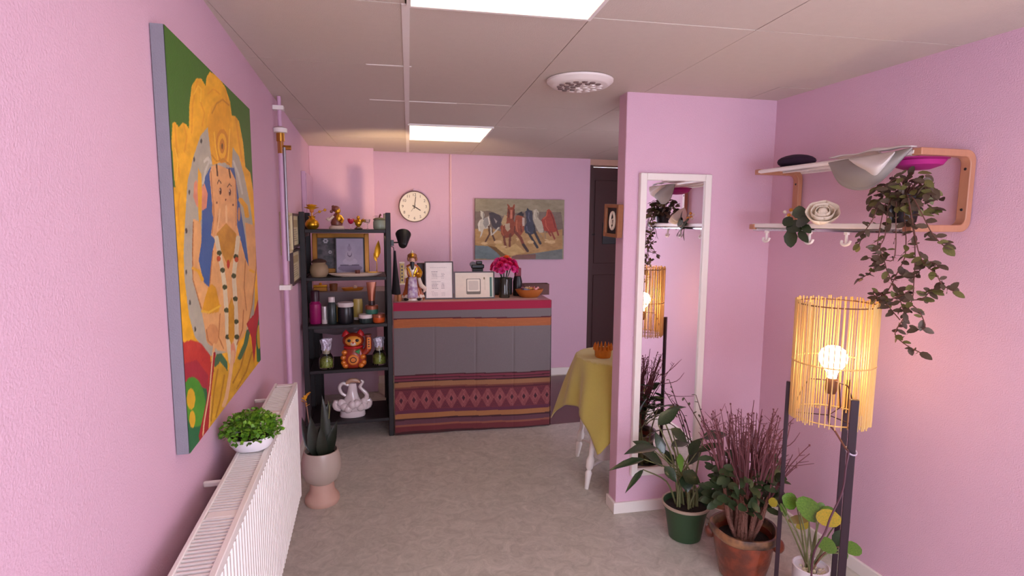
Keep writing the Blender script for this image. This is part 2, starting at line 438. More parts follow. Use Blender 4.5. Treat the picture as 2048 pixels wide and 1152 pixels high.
# air diffuser
vt = thing('ceiling_vent', 'round white ceiling air diffuser with small nozzles near the partition', 'vent', (.935, 2.405, HC))
obj('disc', MB().lathe([(.001, -.03), (.118, -.03), (.128, -.026), (.146, -.012), (.148, -.004)], 40), M['ceilbar'], vt)
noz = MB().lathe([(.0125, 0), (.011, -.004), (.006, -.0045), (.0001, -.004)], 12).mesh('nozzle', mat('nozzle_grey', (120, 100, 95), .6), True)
noz2 = MB().lathe([(.0125, 0), (.011, -.004), (.006, -.0045), (.0001, -.004)], 12).mesh('nozzle', M['ceilbar'], True)
for rr, n in ((.03, 5), (.06, 10), (.09, 15)):
    for k in range(n):
        a = 2*PI*k/n+rr*9; x = rr*math.cos(a); y = rr*math.sin(a)
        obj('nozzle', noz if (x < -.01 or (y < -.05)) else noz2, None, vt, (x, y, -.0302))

# ------------------------------------------------------------------ left wall: painting, radiator, pipe, frames
Y0, Y1, Z0, Z1 = 1.403, 2.335, .962, 1.920
FX = LX+.029
pt = thing('deity_painting', 'large bright canvas of a yellow elephant-headed deity on the left wall', 'painting', (LX, (Y0+Y1)/2, Z0))
obj('canvas_edge', MB().b6(.002, .0275, -(Y1-Y0)/2, (Y1-Y0)/2, 0, Z1-Z0), mat('lilac_grey_canvas_edge', (130, 127, 136), .8, bump=.2, bscale=300), pt, smooth=False, label='lilac grey wrapped canvas edge')
def c5(p): return [(340+a/3.115, 130+b/3.115) for a, b in p]
def c6(p): return [(340+a/2.618, 460+b/2.618) for a, b in p]
def paint_deity(px, py, u, v):
    n = len(px); C_ = np.zeros((n, 3)); C_[:] = (66, 112, 34)
    rs = np.random.RandomState(3)
    nz = vnoise(px, py*.7, 14, 3)*1.6
    def fill(mask, col, var=10):
        C_[mask] = np.array(col)[None]+nz[mask][:, None]*var*np.array([1, .9, .5])[None]
    P = lambda poly: inpoly(px, py, poly)
    Ye, Ye2 = (240, 178, 34), (232, 160, 30)
    left = [(300, 374), (300, 690), (380, 690), (540, 740), (540, 425)]
    fill(P(c5([(15, 360), (30, 355), (55, 385), (80, 360), (105, 375), (118, 400), (120, 260), (135, 130), (165, 82), (195, 85), (222, 130), (228, 75), (248, 42), (300, 70), (345, 140), (375, 230), (385, 315), (405, 318), (430, 350), (455, 480), (470, 635), (500, 670), (520, 800), (525, 920)])
           + [(545, 430), (545, 740), (300, 740), (300, 374), (351, 374)] + c5([(25, 700), (10, 470)])), Ye, 16)
    # lobes of the throne in a deeper yellow
    for a in ([(30, 365), (40, 520), (60, 700)], [(85, 365), (105, 450), (90, 540)], [(190, 230), (215, 300), (200, 380)], [(170, 100), (140, 250), (135, 420)], [(345, 160), (365, 300), (380, 420)], [(410, 330), (430, 480), (450, 600)], [(235, 180), (270, 150), (310, 180)], [(60, 800), (50, 900), (60, 1050)]):
        fill(inline(px, py, c5(a), 3.2), Ye2, 10)
    # grey halo
    fill(P(c5([(85, 1150), (95, 950), (110, 720), (150, 560), (190, 440), (235, 388), (300, 400), (390, 510), (430, 570), (465, 700), (500, 870), (530, 1100)]) + c6([(445, 250), (440, 480), (300, 640), (210, 660), (130, 560), (100, 450), (75, 250)])), (176, 172, 150), 8)
    for a in ([(195, 475)], [(150, 590)], [(120, 792)], [(101, 1030)]): 
        x, y = c5(a)[0]; fill(inell(px, py, x, y, 2, 5), (70, 70, 62), 3)
    for a in ([(85, 220)], [(105, 380)], [(132, 520)], [(86, 5)], [(440, 60)]):
        x, y = c6(a)[0]; fill(inell(px, py, x, y, 2, 5), (70, 70, 62), 3)
    # blue cape
    Bl = (64, 98, 150)
    fill(P(c5([(205, 720), (250, 640), (400, 640), (440, 900), (470, 1080)]) + c6([(410, 160), (420, 300), (200, 300), (175, 270), (150, 160), (165, 60)])), Bl, 5)
    # body
    Pe, Pe2 = (228, 172, 108), (206, 144, 80)
    fill(P(c6([(120, -60), (160, -40), (165, 60), (150, 160), (178, 275), (205, 300), (225, 100), (245, 20), (350, 0), (372, 60), (395, 150), (412, 190), (400, 40), (392, -40), (452, -20), (455, 200), (430, 400), (410, 490), (385, 560), (300, 640), (250, 630), (230, 610), (190, 560), (165, 420), (118, 260)])), Pe)
    fill(P(c5([(260, 630), (300, 620), (375, 650), (410, 720), (418, 850), (418, 1000), (440, 1100)]) + c6([(345, 60), (305, 205), (250, 60)]) + c5([(255, 1060), (270, 950), (255, 780), (245, 680)])), (230, 172, 110), 14)
    # headdress
    fill(P(c5([(235, 388), (240, 330), (260, 260), (330, 200), (380, 300), (392, 480), (385, 640), (330, 600), (265, 625), (250, 520)])), (232, 166, 28), 12)
    for k, (rx, ry) in enumerate(((13, 34), (9, 26), (5, 15))):
        x, y = c5([(325, 505)])[0]; fill(inell(px, py, x, y, rx, ry), [(214, 140, 26), (240, 180, 40), (206, 130, 30)][k], 5)
    x, y = c5([(325, 505)])[0]; fill(inell(px, py, x, y, 1.6, 6), (90, 60, 20), 2)
    for a in ([(290, 620), (296, 690)], [(368, 650), (376, 700)]): fill(inline(px, py, c5(a), 3), (90, 60, 30), 2)
    # brows, eyes, dots
    for a in ([(296, 740), (304, 715), (318, 735)], [(358, 760), (370, 740), (382, 755)]): fill(inline(px, py, c5(a), 1.6), (80, 50, 30), 2)
    for a in ((313, 785), (372, 792)):
        x, y = c5([a])[0]; fill(inell(px, py, x, y, 3.4, 8), (206, 150, 104), 3); fill(inell(px, py, x+.4, y+.5, 1.9, 6.5), (84, 46, 30), 3); fill(inell(px, py, x-.6, y-2, .8, 2), (236, 224, 200), 2)
    for a in ((292, 858), (347, 838), (393, 872)):
        x, y = c5([a])[0]; fill(inell(px, py, x, y, 1.5, 2.2), (110, 50, 30), 2)
    for a in ((270, 900), (430, 930), (300, 980)):
        x, y = c5([a])[0]; fill(inell(px, py, x, y, 2.5, 14), Pe2, 4)
    # golden trunk cover and jewel
    fill(P(c5([(290, 1050), (350, 985), (412, 1050)]) + c6([(352, 60), (330, 140), (306, 195), (280, 140), (250, 60)])), (196, 140, 48), 14)
    x, y = c6([(305, 178)])[0]; fill(inell(px, py, x, y, 3, 9), (190, 60, 36), 4)
    # sweets bowl, lotus
    fill(P(c6([(168, 425), (182, 360), (200, 300), (218, 282), (240, 300), (262, 400), (252, 430), (200, 440)])), (222, 160, 36), 12)
    fill(inline(px, py, c6([(168, 425), (205, 432), (262, 398)]), 4.5), (238, 190, 60), 4)
    fill(P(c5([(150, 735), (165, 715), (185, 780), (215, 740), (235, 800), (228, 890), (205, 905), (165, 880), (145, 820)])), (224, 146, 112), 12)
    fill(P(c5([(175, 640), (195, 680), (200, 800), (195, 960), (180, 985), (172, 800)])), (238, 176, 40), 6)
    x, y = c6([(222, 550)])[0]; fill(inell(px, py, x, y, 13, 22), (214, 150, 92), 8)
    # garland
    for a in ([(243, 40), (258, 120), (275, 210), (287, 300), (296, 420), (302, 560), (318, 690)], [(357, 40), (345, 140), (334, 240), (342, 360), (347, 480), (350, 560), (325, 700)]):
        fill(inline(px, py, c6(a), 8.5), (222, 208, 168), 6)
        for k in range(1, len(a)-1): fill(inell(px, py, *c6([a[k]])[0], 5, 5), (70, 78, 40), 4)
    fill(inell(px, py, *c6([(255, 150)])[0], 4, 6), (196, 80, 30), 4); fill(inell(px, py, *c6([(348, 155)])[0], 4, 5), (196, 80, 30), 4)
    fill(P(c6([(306, 400), (322, 350), (336, 400), (338, 560), (322, 600), (306, 560)])), (206, 150, 40), 10)
    fill(P(c6([(318, 600), (336, 590), (345, 640), (335, 700), (318, 690)])), (222, 150, 110), 6)
    # contours of arms, belly and ears, armlets, headdress ornaments
    for a, w_, col in (([(122, -40), (118, 120), (120, 260), (165, 415)], 2, (176, 112, 60)), ([(225, 110), (215, 200), (208, 285)], 2, (184, 120, 66)), ([(452, 0), (452, 190), (430, 390), (412, 480)], 2, (186, 124, 66)), ([(395, 160), (388, 300), (400, 420)], 2, (186, 124, 66)),
                       ([(262, 440), (255, 560), (280, 620)], 2.2, (190, 126, 70)), ([(385, 420), (380, 520), (350, 600)], 2.2, (190, 126, 70)), ([(190, 520), (200, 580), (230, 608)], 2, (182, 116, 66)), ([(232, 600), (226, 660)], 5, (228, 176, 116)), ([(120, 200), (150, 215), (170, 260)], 6, (230, 170, 40)), ([(420, 210), (438, 220)], 5, (230, 170, 40))):
        fill(inline(px, py, c6(a), w_), col, 5)
    for a, w_, col in (([(255, 660), (262, 780), (275, 930), (262, 1050)], 1.6, (190, 126, 72)), ([(408, 720), (412, 860), (412, 1000)], 1.6, (190, 126, 72)), ([(310, 900), (305, 960), (296, 1030)], 3, (238, 192, 134)), ([(350, 880), (352, 980)], 4, (240, 196, 138)), ([(215, 600), (235, 580), (255, 610)], 5, (206, 204, 186)), ([(205, 740), (220, 660), (245, 600)], 4, (200, 198, 180)), ([(395, 600), (425, 680), (450, 800)], 4, (200, 198, 180)),
                       ([(262, 300), (290, 240), (330, 215), (365, 250)], 3, (204, 136, 24)), ([(258, 560), (290, 600), (330, 585), (370, 620)], 3, (206, 140, 28)), ([(275, 420), (285, 520), (300, 590)], 2.4, (248, 196, 60)), ([(372, 400), (366, 520), (360, 600)], 2.4, (248, 196, 60)), ([(150, 180), (175, 130), (195, 150), (190, 230)], 2.4, (250, 196, 58)), ([(30, 520), (50, 600), (40, 720)], 2.4, (250, 196, 58)), ([(440, 840), (470, 880), (480, 940)], 9, (228, 166, 40))):
        fill(inline(px, py, c5(a), w_), col, 5)
    # skirt, sash, cushions
    fill(P(c6([(195, 1050), (215, 800), (235, 720), (262, 690), (300, 740), (340, 690), (380, 600), (420, 555), (440, 690), (480, 800), (480, 1100)])), (214, 164, 40), 16)
    for a in ([(250, 730), (230, 850), (215, 1000)], [(285, 760), (265, 880), (240, 980)], [(400, 600), (370, 720), (330, 800)], [(430, 640), (400, 740), (350, 830)]): fill(inline(px, py, c6(a), 3), (176, 124, 30), 6)
    fill(inline(px, py, c6([(330, 640), (315, 760), (295, 880), (280, 920)]), 7), (226, 180, 130), 5)
    fill(P(c6([(228, 690), (245, 650), (270, 645), (300, 690), (302, 738), (262, 690), (235, 720)])), (66, 110, 72), 6)
    fill(inline(px, py, c6([(365, 670), (395, 600), (410, 530)]), 8), (70, 108, 70), 5)
    fill(P([(300, 680)] + c6([(65, 590), (110, 575), (160, 590), (210, 655), (222, 760), (195, 890), (150, 830), (90, 800)]) + [(300, 770)]), (196, 60, 48), 12)
    fill(P([(300, 730)] + c6([(75, 700), (140, 680), (200, 760), (195, 890), (150, 830), (90, 800)]) + [(300, 770)]), (168, 44, 58), 8)
    fill(P([(300, 765)] + c6([(80, 795), (190, 830), (200, 880), (150, 1110), (100, 1200)]) + [(300, 930)]), (36, 106, 62), 6)
    fill(inell(px, py, *c6([(128, 900)])[0], 22, 50, -6), (76, 150, 44), 8)
    for a, r1, r2 in (((110, 885), 8.5, 21), ((117, 990), 6, 17)): fill(inell(px, py, *c6([a])[0], r1, r2), (222, 176, 40), 8)
    fill(P(c6([(222, 640), (240, 640), (215, 850), (205, 1040), (160, 1120), (150, 1080), (190, 900), (205, 780)])), (170, 36, 44), 6)
    fill(inline(px, py, c6([(225, 640), (208, 840), (180, 1000), (172, 1075)]), 2.5), (226, 190, 140), 3)
    fill(inline(px, py, c6([(215, 870), (205, 1040)]), 2.5), (226, 176, 90), 3)
    fill(P(c6([(400, 490), (440, 440), (470, 330), (480, 330), (480, 480), (450, 600), (440, 700), (425, 560)])), (178, 44, 50), 8)
    fill(P(c6([(450, 560), (465, 450), (500, 440), (500, 700), (455, 690)])), (44, 110, 58), 6)
    fill(inell(px, py, *c6([(466, 560)])[0], 4, 24), (206, 170, 50), 6)
    return C_
print_face('painted_face', (FX, Y0, Z0), (0, Y1-Y0, 0), (0, 0, Z1-Z0), 300, 316, paint_deity, paint_mat('deity_canvas_paint', .55, .25, 260, var=.05), pt, pt.location)

# radiator
RXF, RXB, RZT, RZB, RY0, RY1 = -.29, -.377, .828, .324, .70, 2.456
ra = thing('radiator', 'long white panel radiator with a slatted top below the deity painting', 'radiator', (LX, (RY0+RY1)/2, RZB))
def L_(p): return tuple(Vector(p)-ra.location)
n = 62; prof = []
for k in range(n+1):
    y = RY0+.01+(RY1-RY0-.02)*k/n
    if k < n:
        d = (RY1-RY0-.02)/n
        prof += [(y, 0), (y+d*.35, 0), (y+d*.5, -.006), (y+d*.85, -.006)]
fp = MB(); zb, zt = RZB+.012-RZB, RZT-.022-RZB
vs = []
for y, dx in prof: vs += [(RXF+dx-LX, y-ra.location.y, zb), (RXF+dx-LX, y-ra.location.y, zt)]
fp.add(vs, [(2*i, 2*i+2, 2*i+3, 2*i+1) for i in range(len(prof)-1)])
obj('front_panel', fp, M['radwhite'], ra, smooth=False, thick=.003)
bp_ = MB().box(L_((RXB+.006, (RY0+RY1)/2, (RZB+RZT)/2)), (.008, RY1-RY0-.02, RZT-RZB-.03)); obj('back_panel', bp_, M['radwhite'], ra)
cv = MB()
for k in range(100):
    y = RY0+.02+(RY1-RY0-.04)*k/99; cv.box(L_(((RXF+RXB)/2, y, (RZB+RZT)/2-.02)), (.05, .002, RZT-RZB-.08))
obj('convector_fins', cv, M['rad_in'], ra, smooth=False)['kind'] = 'stuff'
for y in (RY0+.005, RY1-.005):
    obj('end_cover', MB().box(L_(((RXF+RXB)/2, y, (RZB+RZT)/2)), (RXF-RXB+.004, .01, RZT-RZB-.006)), M['radwhite'], ra, bevel=.003)
tf = MB()
tf.box(L_((RXF-.006, (RY0+RY1)/2, RZT-.009)), (.014, RY1-RY0, .024)); tf.box(L_((RXB+.004, (RY0+RY1)/2, RZT-.009)), (.010, RY1-RY0, .024))
for y in (RY0+.02, 1.36, 2.09, RY1-.02): tf.box(L_(((RXF+RXB)/2, y, RZT-.007)), (RXF-RXB-.02, .03, .014))
obj('grille_frame', tf, M['radwhite'], ra, bevel=.002)
slm = MB().box((0, 0, 0), (RXF-RXB-.014, .0058, .012)).mesh('slat', M['radwhite'], False)
k = RY0+.045
while k < RY1-.045:
    if all(abs(k-y) > .02 for y in (1.36, 2.09)): obj('slat', slm, None, ra, L_(((RXF+RXB)/2, k, RZT-.006)))
    k += .0145 if k < 2.1 else .016
for y in (1.60, 2.33):
    for z in (RZT-.03, RZB+.06):
        br = MB().box(L_(((LX+RXB)/2, y, z)), (RXB-LX, .012, .016)); obj('wall_bracket', br, M['radwhite'], ra, bevel=.004)

# leafy bowl on the radiator
M['lime'] = mat('bright_green_leaf', (112, 158, 36), .5, col2=(66, 116, 24), vscale=60)
p = at(505, 896, Z=RZT+.001)
pl = thing('potted_plant', 'bushy bright green plant in a small white bowl on the radiator', 'potted plant', p)
obj('bowl', MB().lathe([(.001, 0), (.034, 0), (.05, .006), (.062, .024), (.066, .045), (.063, .045), (.057, .02), (.001, .012)], 28), mat('white_glazed_bowl', (232, 228, 230), .25), pl)
obj('soil', MB().lathe([(.001, .038), (.06, .036)], 20), M['soil'], pl)
fo = MB()
lv = [(-.35, 0, 0), (0, .5, .12), (.35, 0, 0), (0, -.5, -.05)]
for k in range(900):
    th = random.uniform(0, 2*PI); ph = math.acos(random.uniform(-.28, 1)); rr = random.uniform(.6, 1)
    q = Vector((.088*rr*math.sin(ph)*math.cos(th), .088*rr*math.sin(ph)*math.sin(th), .055+.062*rr*math.cos(ph)))
    R = Euler((random.uniform(-1, 1), random.uniform(-1, 1), random.uniform(0, 6.3))).to_matrix(); s = random.uniform(.011, .019)
    fo.add([q+R @ (Vector(v)*s) for v in lv], [(0, 1, 2, 3)])
o = obj('foliage', fo, M['lime'], pl, smooth=False); o['kind'] = 'stuff'
sm = MB()
for k in range(26):
    a = random.uniform(0, 2*PI); r = random.uniform(.2, 1); sm.tube([(0.02*math.cos(a), .02*math.sin(a), .03), (.05*r*math.cos(a), .05*r*math.sin(a), .075), (.078*r*math.cos(a), .078*r*math.sin(a), .06+.05*(1-r*r))], .0015, 5)
o = obj('stems', sm, M['lime'], pl); o['kind'] = 'stuff'

# riser pipe
M['lilac'] = mat('lilac_painted_pipe', (205, 165, 190), .4)
pp = thing('riser_pipe', 'vertical heating pipe with valve running down the left wall', 'pipe', (LX+.03, 3.13, .35))
obj('lower_pipe', MB().tube([(0, 0, 0), (0, 0, 1.57)], .014, 12), M['lilac'], pp)
obj('upper_pipe', MB().tube([(0, 0, 1.60), (0, 0, HC-.352)], .010, 12), M['lilac'], pp)
obj('steel_pipe', MB().tube([(.018, -.01, .95), (.018, -.01, 1.53)], .007, 10), mat('dull_steel', (150, 146, 150), .42, metal=.8), pp, label='bright steel pipe')
vb = MB().tube([(0, 0, 1.56), (0, 0, 1.62)], .02, 12); vb.tube([(0, 0, 1.50), (0, 0, 1.56)], .016, 6); vb.tube([(0, 0, 1.53), (.05, 0, 1.53)], .012, 10)
obj('valve', vb, M['brass'], pp)
obj('collar', MB().lathe([(.014, 1.60), (.034, 1.605), (.034, 1.625), (.012, 1.635)], 16), M['white'], pp)
obj('clamp', MB().b6(-.029, .026, -.035, .035, .80, .825), M['white'], pp)
obj('clamp', MB().b6(-.029, .022, -.025, .025, HC-.42, HC-.40), M['white'], pp)

# framed papers on the left wall
def wall_frame(y0, y1, z0, z1, label, fm, pm, w=.014, t=.022):
    t_ = thing('framed_certificate', label, 'picture frame', (LX, (y0+y1)/2, z0), 0, 'framed papers on the left wall')
    W, H = y1-y0, z1-z0; m = MB()
    for s in (-1, 1): m.b6(.001, t, min(s*W/2, s*W/2-s*w), max(s*W/2, s*W/2-s*w), 0, H)
    m.b6(.001, t, -W/2+w, W/2-w, 0, w); m.b6(.001, t, -W/2+w, W/2-w, H-w, H)
    obj('frame', m, fm, t_, smooth=False)
    obj('backing', MB().b6(.001, t*.5, -W/2+w*.9, W/2-w*.9, w*.9, H-w*.9), pm, t_, smooth=False)
    P0 = Vector((LX+t*.5+.001, y0+w, z0+w))
    def pr(px, py, u, v):
        c = np.zeros((len(u), 3)); c[:] = (206, 196, 160)
        c[(u > .12) & (u < .88) & (v > .62) & (v < .86)] = (168, 150, 110)
        for k in range(6): c[(np.abs(v-(.15+k*.075)) < .012) & (u > .15) & (u < .85-.1*(k % 3))] = (140, 126, 100)
        return c
    print_face('printed_sheet', P0, (0, W-2*w, 0), (0, 0, H-2*w), 40, 40, pr, PAPER, t_, t_.location)
PAPER = paint_mat('printed_paper', .6, .02, var=.04)
M['cream'] = mat('cream_frame', (214, 200, 160), .5); M['darkfr'] = mat('dark_brown_frame', (60, 36, 34), .4)
wall_frame(3.20, 3.575, 1.325, 1.555, 'cream framed paper on the left wall beside the pipe', M['cream'], M['cream'])
wall_frame(3.60, 3.965, 1.345, 1.555, 'upper dark framed certificate next to the black shelf', M['darkfr'], M['cream'])
wall_frame(3.535, 3.935, 1.125, 1.335, 'lower dark framed certificate next to the black shelf', M['darkfr'], M['cream'])
wc = thing('fuse_box', 'flat pale pink wall cabinet in the far left corner above the shelf', 'wall cabinet', (LX, 4.63, 1.55))
obj('body', MB().b6(.001, .03, -.28, .28, 0, .32), M['lilac'], wc, bevel=.003)
obj('door', MB().b6(.03, .036, -.265, .265, .015, .305), M['lilac'], wc, bevel=.002)

# ------------------------------------------------------------------ back wall: clock, conduit, horses canvas
CY = bw(.45)
cl = thing('wall_clock', 'round white wall clock with dark rim above the desk', 'clock', (.449, CY, 1.652), BA)
RC = .142; Rx = Matrix.Rotation(PI/2, 3, 'X')
obj('case', MB().lathe([(.001, .0), (RC-.012, 0), (RC, .012), (RC, .046), (RC-.003, .05), (RC-.007, .05), (RC-.007, .03), (.001, .03)], 48, M=Rx), mat('grey_brown_clock_case', (112, 88, 84), .35, metal=.3), cl, ang=60)
obj('dial', MB().lathe([(.001, .031), (RC-.008, .031), (RC-.008, .034), (.001, .034)], 48, M=Rx), mat('ivory_clock_dial', (236, 226, 205), .5, var=.01), cl)
inkm = mat('clock_ink', (70, 58, 50), .5)
for h in range(1, 13):
    cu = bpy.data.curves.new('num', 'FONT'); cu.body = str(h); cu.size = .036; cu.align_x = 'CENTER'; cu.align_y = 'CENTER'; cu.extrude = .0006
    to = bpy.data.objects.new('num', cu); COL.objects.link(to)
    bpy.context.view_layer.update()
    me = bpy.data.meshes.new_from_object(to); bpy.data.objects.remove(to); me.materials.clear(); me.materials.append(inkm)
    a = PI/2-h*PI/6
    obj('numeral', me, None, cl, (.106*math.cos(a), -.0345, .106*math.sin(a)), (PI/2, 0, 0))
def hand(name, ang, L, w, back=.02, y=-.037):
    a = math.radians(90-ang); d = Vector((math.cos(a), 0, math.sin(a))); s = Vector((-d.z, 0, d.x))
    m = MB(); q = [d*-back-s*w*.6, d*L*.9-s*w*.5, d*L, d*L*.9+s*w*.5, d*-back+s*w*.6]
    m.add([v+Vector((0, y, 0)) for v in q]+[v+Vector((0, y-.0015, 0)) for v in q], [(4, 3, 2, 1, 0), (5, 6, 7, 8, 9)]+[(i, (i+1) % 5, 5+(i+1) % 5, 5+i) for i in range(5)])
    obj(name, m, inkm, cl, smooth=False)
hand('hour_hand', 122, .068, .009); hand('minute_hand', 8, .095, .006, y=-.039); hand('second_hand', 215, .055, .0025, y=-.041)
obj('hub', MB().lathe([(.007, .034), (.007, .044), (.001, .045)], 12, M=Rx), inkm, cl)
hkp = MB().tube([(0, -.002, RC+.012), (0, -.03, RC+.01)], .011, 12); obj('hanging_hook', hkp, M['lilac'], cl)

cdx = thing('cable_conduit', 'thin vertical cable conduit on the back wall right of the clock', 'conduit', (.785, bw(.785), .9), BA)
obj('channel', MB().b6(-.008, .008, -.014, 0, 0, HC-.9), mat('pale_pink_conduit', (232, 190, 190), .5), cdx, bevel=.002)

hp = thing('horse_canvas', 'unframed canvas of seven galloping horses on the back wall', 'painting', (1.445, bw(1.445), 1.16), BA)
HW, HH = .872, .575
obj('canvas_edge', MB().b6(-HW/2, HW/2, -.026, -.001, 0, HH), mat('canvas_edge_brown', (84, 62, 56), .8), hp, smooth=False)
def h7(p): return [(940+a/7.68, 380+b/7.68) for a, b in p]
def paint_horses(px, py, u, v):
    n = len(px); C_ = np.zeros((n, 3))
    nz = vnoise(px*.6, py*1.2, 7, 5)*1.6
    sky = np.array((150, 140, 112))[None]+nz[:, None]*10; C_[:] = sky
    def fill(mask, col, var=10): C_[mask] = np.array(col)[None]+nz[mask][:, None]*var
    P = lambda p: inpoly(px, py, h7(p)); Lh = lambda p, w: inline(px, py, h7(p), w/7.68); El = lambda x, y, a, b, g=0: inell(px, py, 940+x/7.68, 380+y/7.68, a/7.68, b/7.68, g)
    fill(P([(60, 330), (300, 320), (500, 400), (800, 330), (1400, 340), (1450, 700), (60, 700)]), (120, 104, 90), 8)
    fill(P([(60, 590), (130, 600), (300, 580), (480, 640), (900, 620), (1150, 660), (1420, 600), (1420, 1100), (60, 1100)]), (176, 138, 84), 14)
    fill(P([(380, 850), (470, 790), (560, 900), (700, 820), (850, 960), (700, 1000), (500, 1000)]), (198, 164, 104), 12)
    fill(P([(60, 850), (270, 860), (400, 930), (470, 1010), (430, 1060), (60, 1060)]), (108, 124, 126), 8)
    fill(P([(270, 850), (400, 880), (520, 980), (640, 1020), (480, 1030), (400, 950)]), (120, 84, 34), 8)
    fill(P([(700, 1000), (900, 985), (1420, 905), (1420, 1080), (640, 1060)]), (112, 118, 112), 8)
    fill(P([(640, 1020), (720, 995), (1010, 985), (1010, 1060), (640, 1060)]), (122, 82, 72), 6)
    W_, G_ = (196, 190, 170), (150, 146, 136)
    # grey white horse, left
    fill(P([(160, 350), (200, 330), (225, 380), (215, 440), (290, 400), (310, 500), (280, 590), (210, 600), (180, 700), (150, 740), (170, 640), (130, 630), (118, 520), (150, 460), (190, 440), (165, 400)]), W_, 8)
    fill(P([(215, 440), (285, 410), (295, 520), (240, 590), (200, 520)]), G_, 6)
    # dark horse behind
    fill(P([(290, 350), (350, 340), (460, 390), (490, 440), (470, 560), (400, 600), (340, 560), (310, 450)]), (66, 58, 62), 6)
    fill(P([(365, 430), (420, 480), (400, 520)]), (150, 140, 130), 5)
    for l in ([(290, 560), (300, 680), (240, 790)], [(330, 580), (350, 700), (380, 780)]): fill(Lh(l, 26), (92, 60, 40), 5)
    for l in ([(320, 580), (330, 690)], [(440, 580), (350, 680)]): fill(Lh(l, 22), W_, 5)
    # chestnut lead horse
    Cn = (140, 66, 36)
    fill(P([(580, 250), (610, 265), (650, 265), (680, 250), (690, 350), (670, 470), (720, 560), (690, 660), (640, 720), (530, 740), (480, 680), (465, 560), (520, 500), (560, 440), (575, 330)]), Cn, 12)
    fill(P([(480, 500), (530, 380), (570, 400), (560, 500), (510, 560)]), (184, 156, 110), 8)
    fill(P([(530, 520), (610, 510), (615, 600), (580, 640), (545, 600)]), (180, 160, 130), 6)
    fill(P([(618, 310), (650, 310), (648, 440), (620, 440)]), (196, 120, 92), 6)
    for l in ([(520, 700), (530, 790), (550, 870)], [(620, 680), (610, 800), (610, 860)]): fill(Lh(l, 34), (110, 54, 30), 6)
    # bay horse
    fill(P([(700, 400), (760, 370), (820, 390), (830, 480), (830, 620), (780, 700), (700, 680), (680, 540)]), (150, 74, 44), 10)
    fill(P([(710, 380), (760, 350), (830, 360), (820, 410), (760, 390)]), (48, 42, 44), 4)
    fill(P([(800, 420), (838, 430), (838, 550), (805, 555)]), (198, 180, 162), 5)
    fill(Lh([(700, 650), (780, 740), (820, 840), (880, 930)], 44), (120, 56, 34), 6); fill(Lh([(820, 840), (885, 935)], 40), (62, 40, 32), 4)
    # blue black horse
    fill(P([(850, 330), (890, 300), (955, 320), (965, 470), (1000, 560), (1010, 660), (930, 690), (850, 660), (830, 580), (870, 500)]), (58, 60, 74), 6)
    for l in ([(900, 660), (960, 760), (1035, 880)], [(990, 640), (1040, 740), (1080, 820)]): fill(Lh(l, 38), (52, 46, 50), 4)
    # white horse behind
    fill(P([(970, 310), (1020, 290), (1060, 340), (1050, 440), (1120, 500), (1130, 650), (1060, 660), (1010, 560), (965, 450)]), (184, 176, 152), 8)
    for l in ([(1040, 640), (1100, 720)], [(1150, 640), (1160, 760)]): fill(Lh(l, 24), (158, 130, 92), 4)
    # red horse, right
    fill(P([(1180, 310), (1215, 290), (1250, 330), (1290, 420), (1330, 560), (1320, 640), (1230, 660), (1140, 620), (1095, 460), (1130, 420), (1165, 400)]), (164, 62, 40), 10)
    for l in ([(1250, 640), (1300, 750)], [(1330, 600), (1355, 690)], [(1200, 640), (1240, 700)]): fill(Lh(l, 26), (140, 60, 44), 5)
    # manes, ears, light edges, hooves and dust
    for l, w_, col in (([(175, 345), (165, 325), (180, 335)], 10, W_), ([(205, 360), (215, 420), (205, 450)], 8, (120, 116, 108)), ([(150, 480), (135, 560), (150, 620)], 8, (226, 220, 204)), ([(280, 420), (300, 520)], 8, (226, 220, 204)),
                       ([(590, 250), (580, 225), (605, 255)], 12, Cn), ([(665, 255), (680, 228), (680, 260)], 12, Cn), ([(590, 300), (600, 360), (590, 420)], 10, (92, 40, 24)), ([(678, 300), (672, 380), (662, 450)], 10, (92, 40, 24)), ([(500, 560), (490, 640), (520, 700)], 10, (176, 92, 54)), ([(690, 560), (680, 640)], 10, (92, 40, 24)),
                       ([(770, 355), (790, 340), (800, 370)], 12, (40, 34, 36)), ([(720, 470), (710, 560), (730, 640)], 12, (186, 104, 66)), ([(780, 560), (790, 640)], 10, (104, 46, 28)),
                       ([(880, 305), (885, 288), (900, 310)], 12, (48, 50, 62)), ([(905, 350), (900, 430), (920, 480)], 9, (96, 100, 118)), ([(870, 560), (880, 630), (920, 660)], 9, (92, 96, 116)), ([(980, 540), (1000, 620)], 9, (34, 36, 46)),
                       ([(1000, 320), (990, 380), (1000, 440)], 8, (216, 208, 188)), ([(1040, 350), (1045, 420)], 7, (120, 108, 92)), ([(1190, 330), (1175, 400), (1130, 440)], 10, (196, 96, 62)), ([(1240, 350), (1280, 450), (1310, 580)], 10, (122, 40, 28)), ([(1160, 470), (1170, 560), (1210, 620)], 10, (192, 92, 64))):
        fill(Lh(l, w_*1.6), col, 5)
    for x, y, a_, b_ in ((430, 800, 60, 30), (520, 860, 50, 26), (690, 760, 60, 30), (930, 800, 50, 26), (1150, 780, 60, 30), (1250, 800, 60, 26), (220, 820, 50, 22)):
        mk_ = El(x, y, a_, b_) & (nz > -.1); fill(mk_, (206, 174, 122), 10)
    return C_
cb, sb = math.cos(BA), math.sin(BA)
hl = Vector(hp.location)
fr_ = Matrix.Rotation(BA, 3, 'Z')
ofn = fr_ @ Vector((-HW/2, -.0268, 0))
o = print_face('painted_face', hl+ofn, fr_ @ Vector((HW, 0, 0)), (0, 0, HH), 260, 170, paint_horses, paint_mat('horse_canvas_paint', .6, .2, 260, var=.05), None, (0, 0, 0))
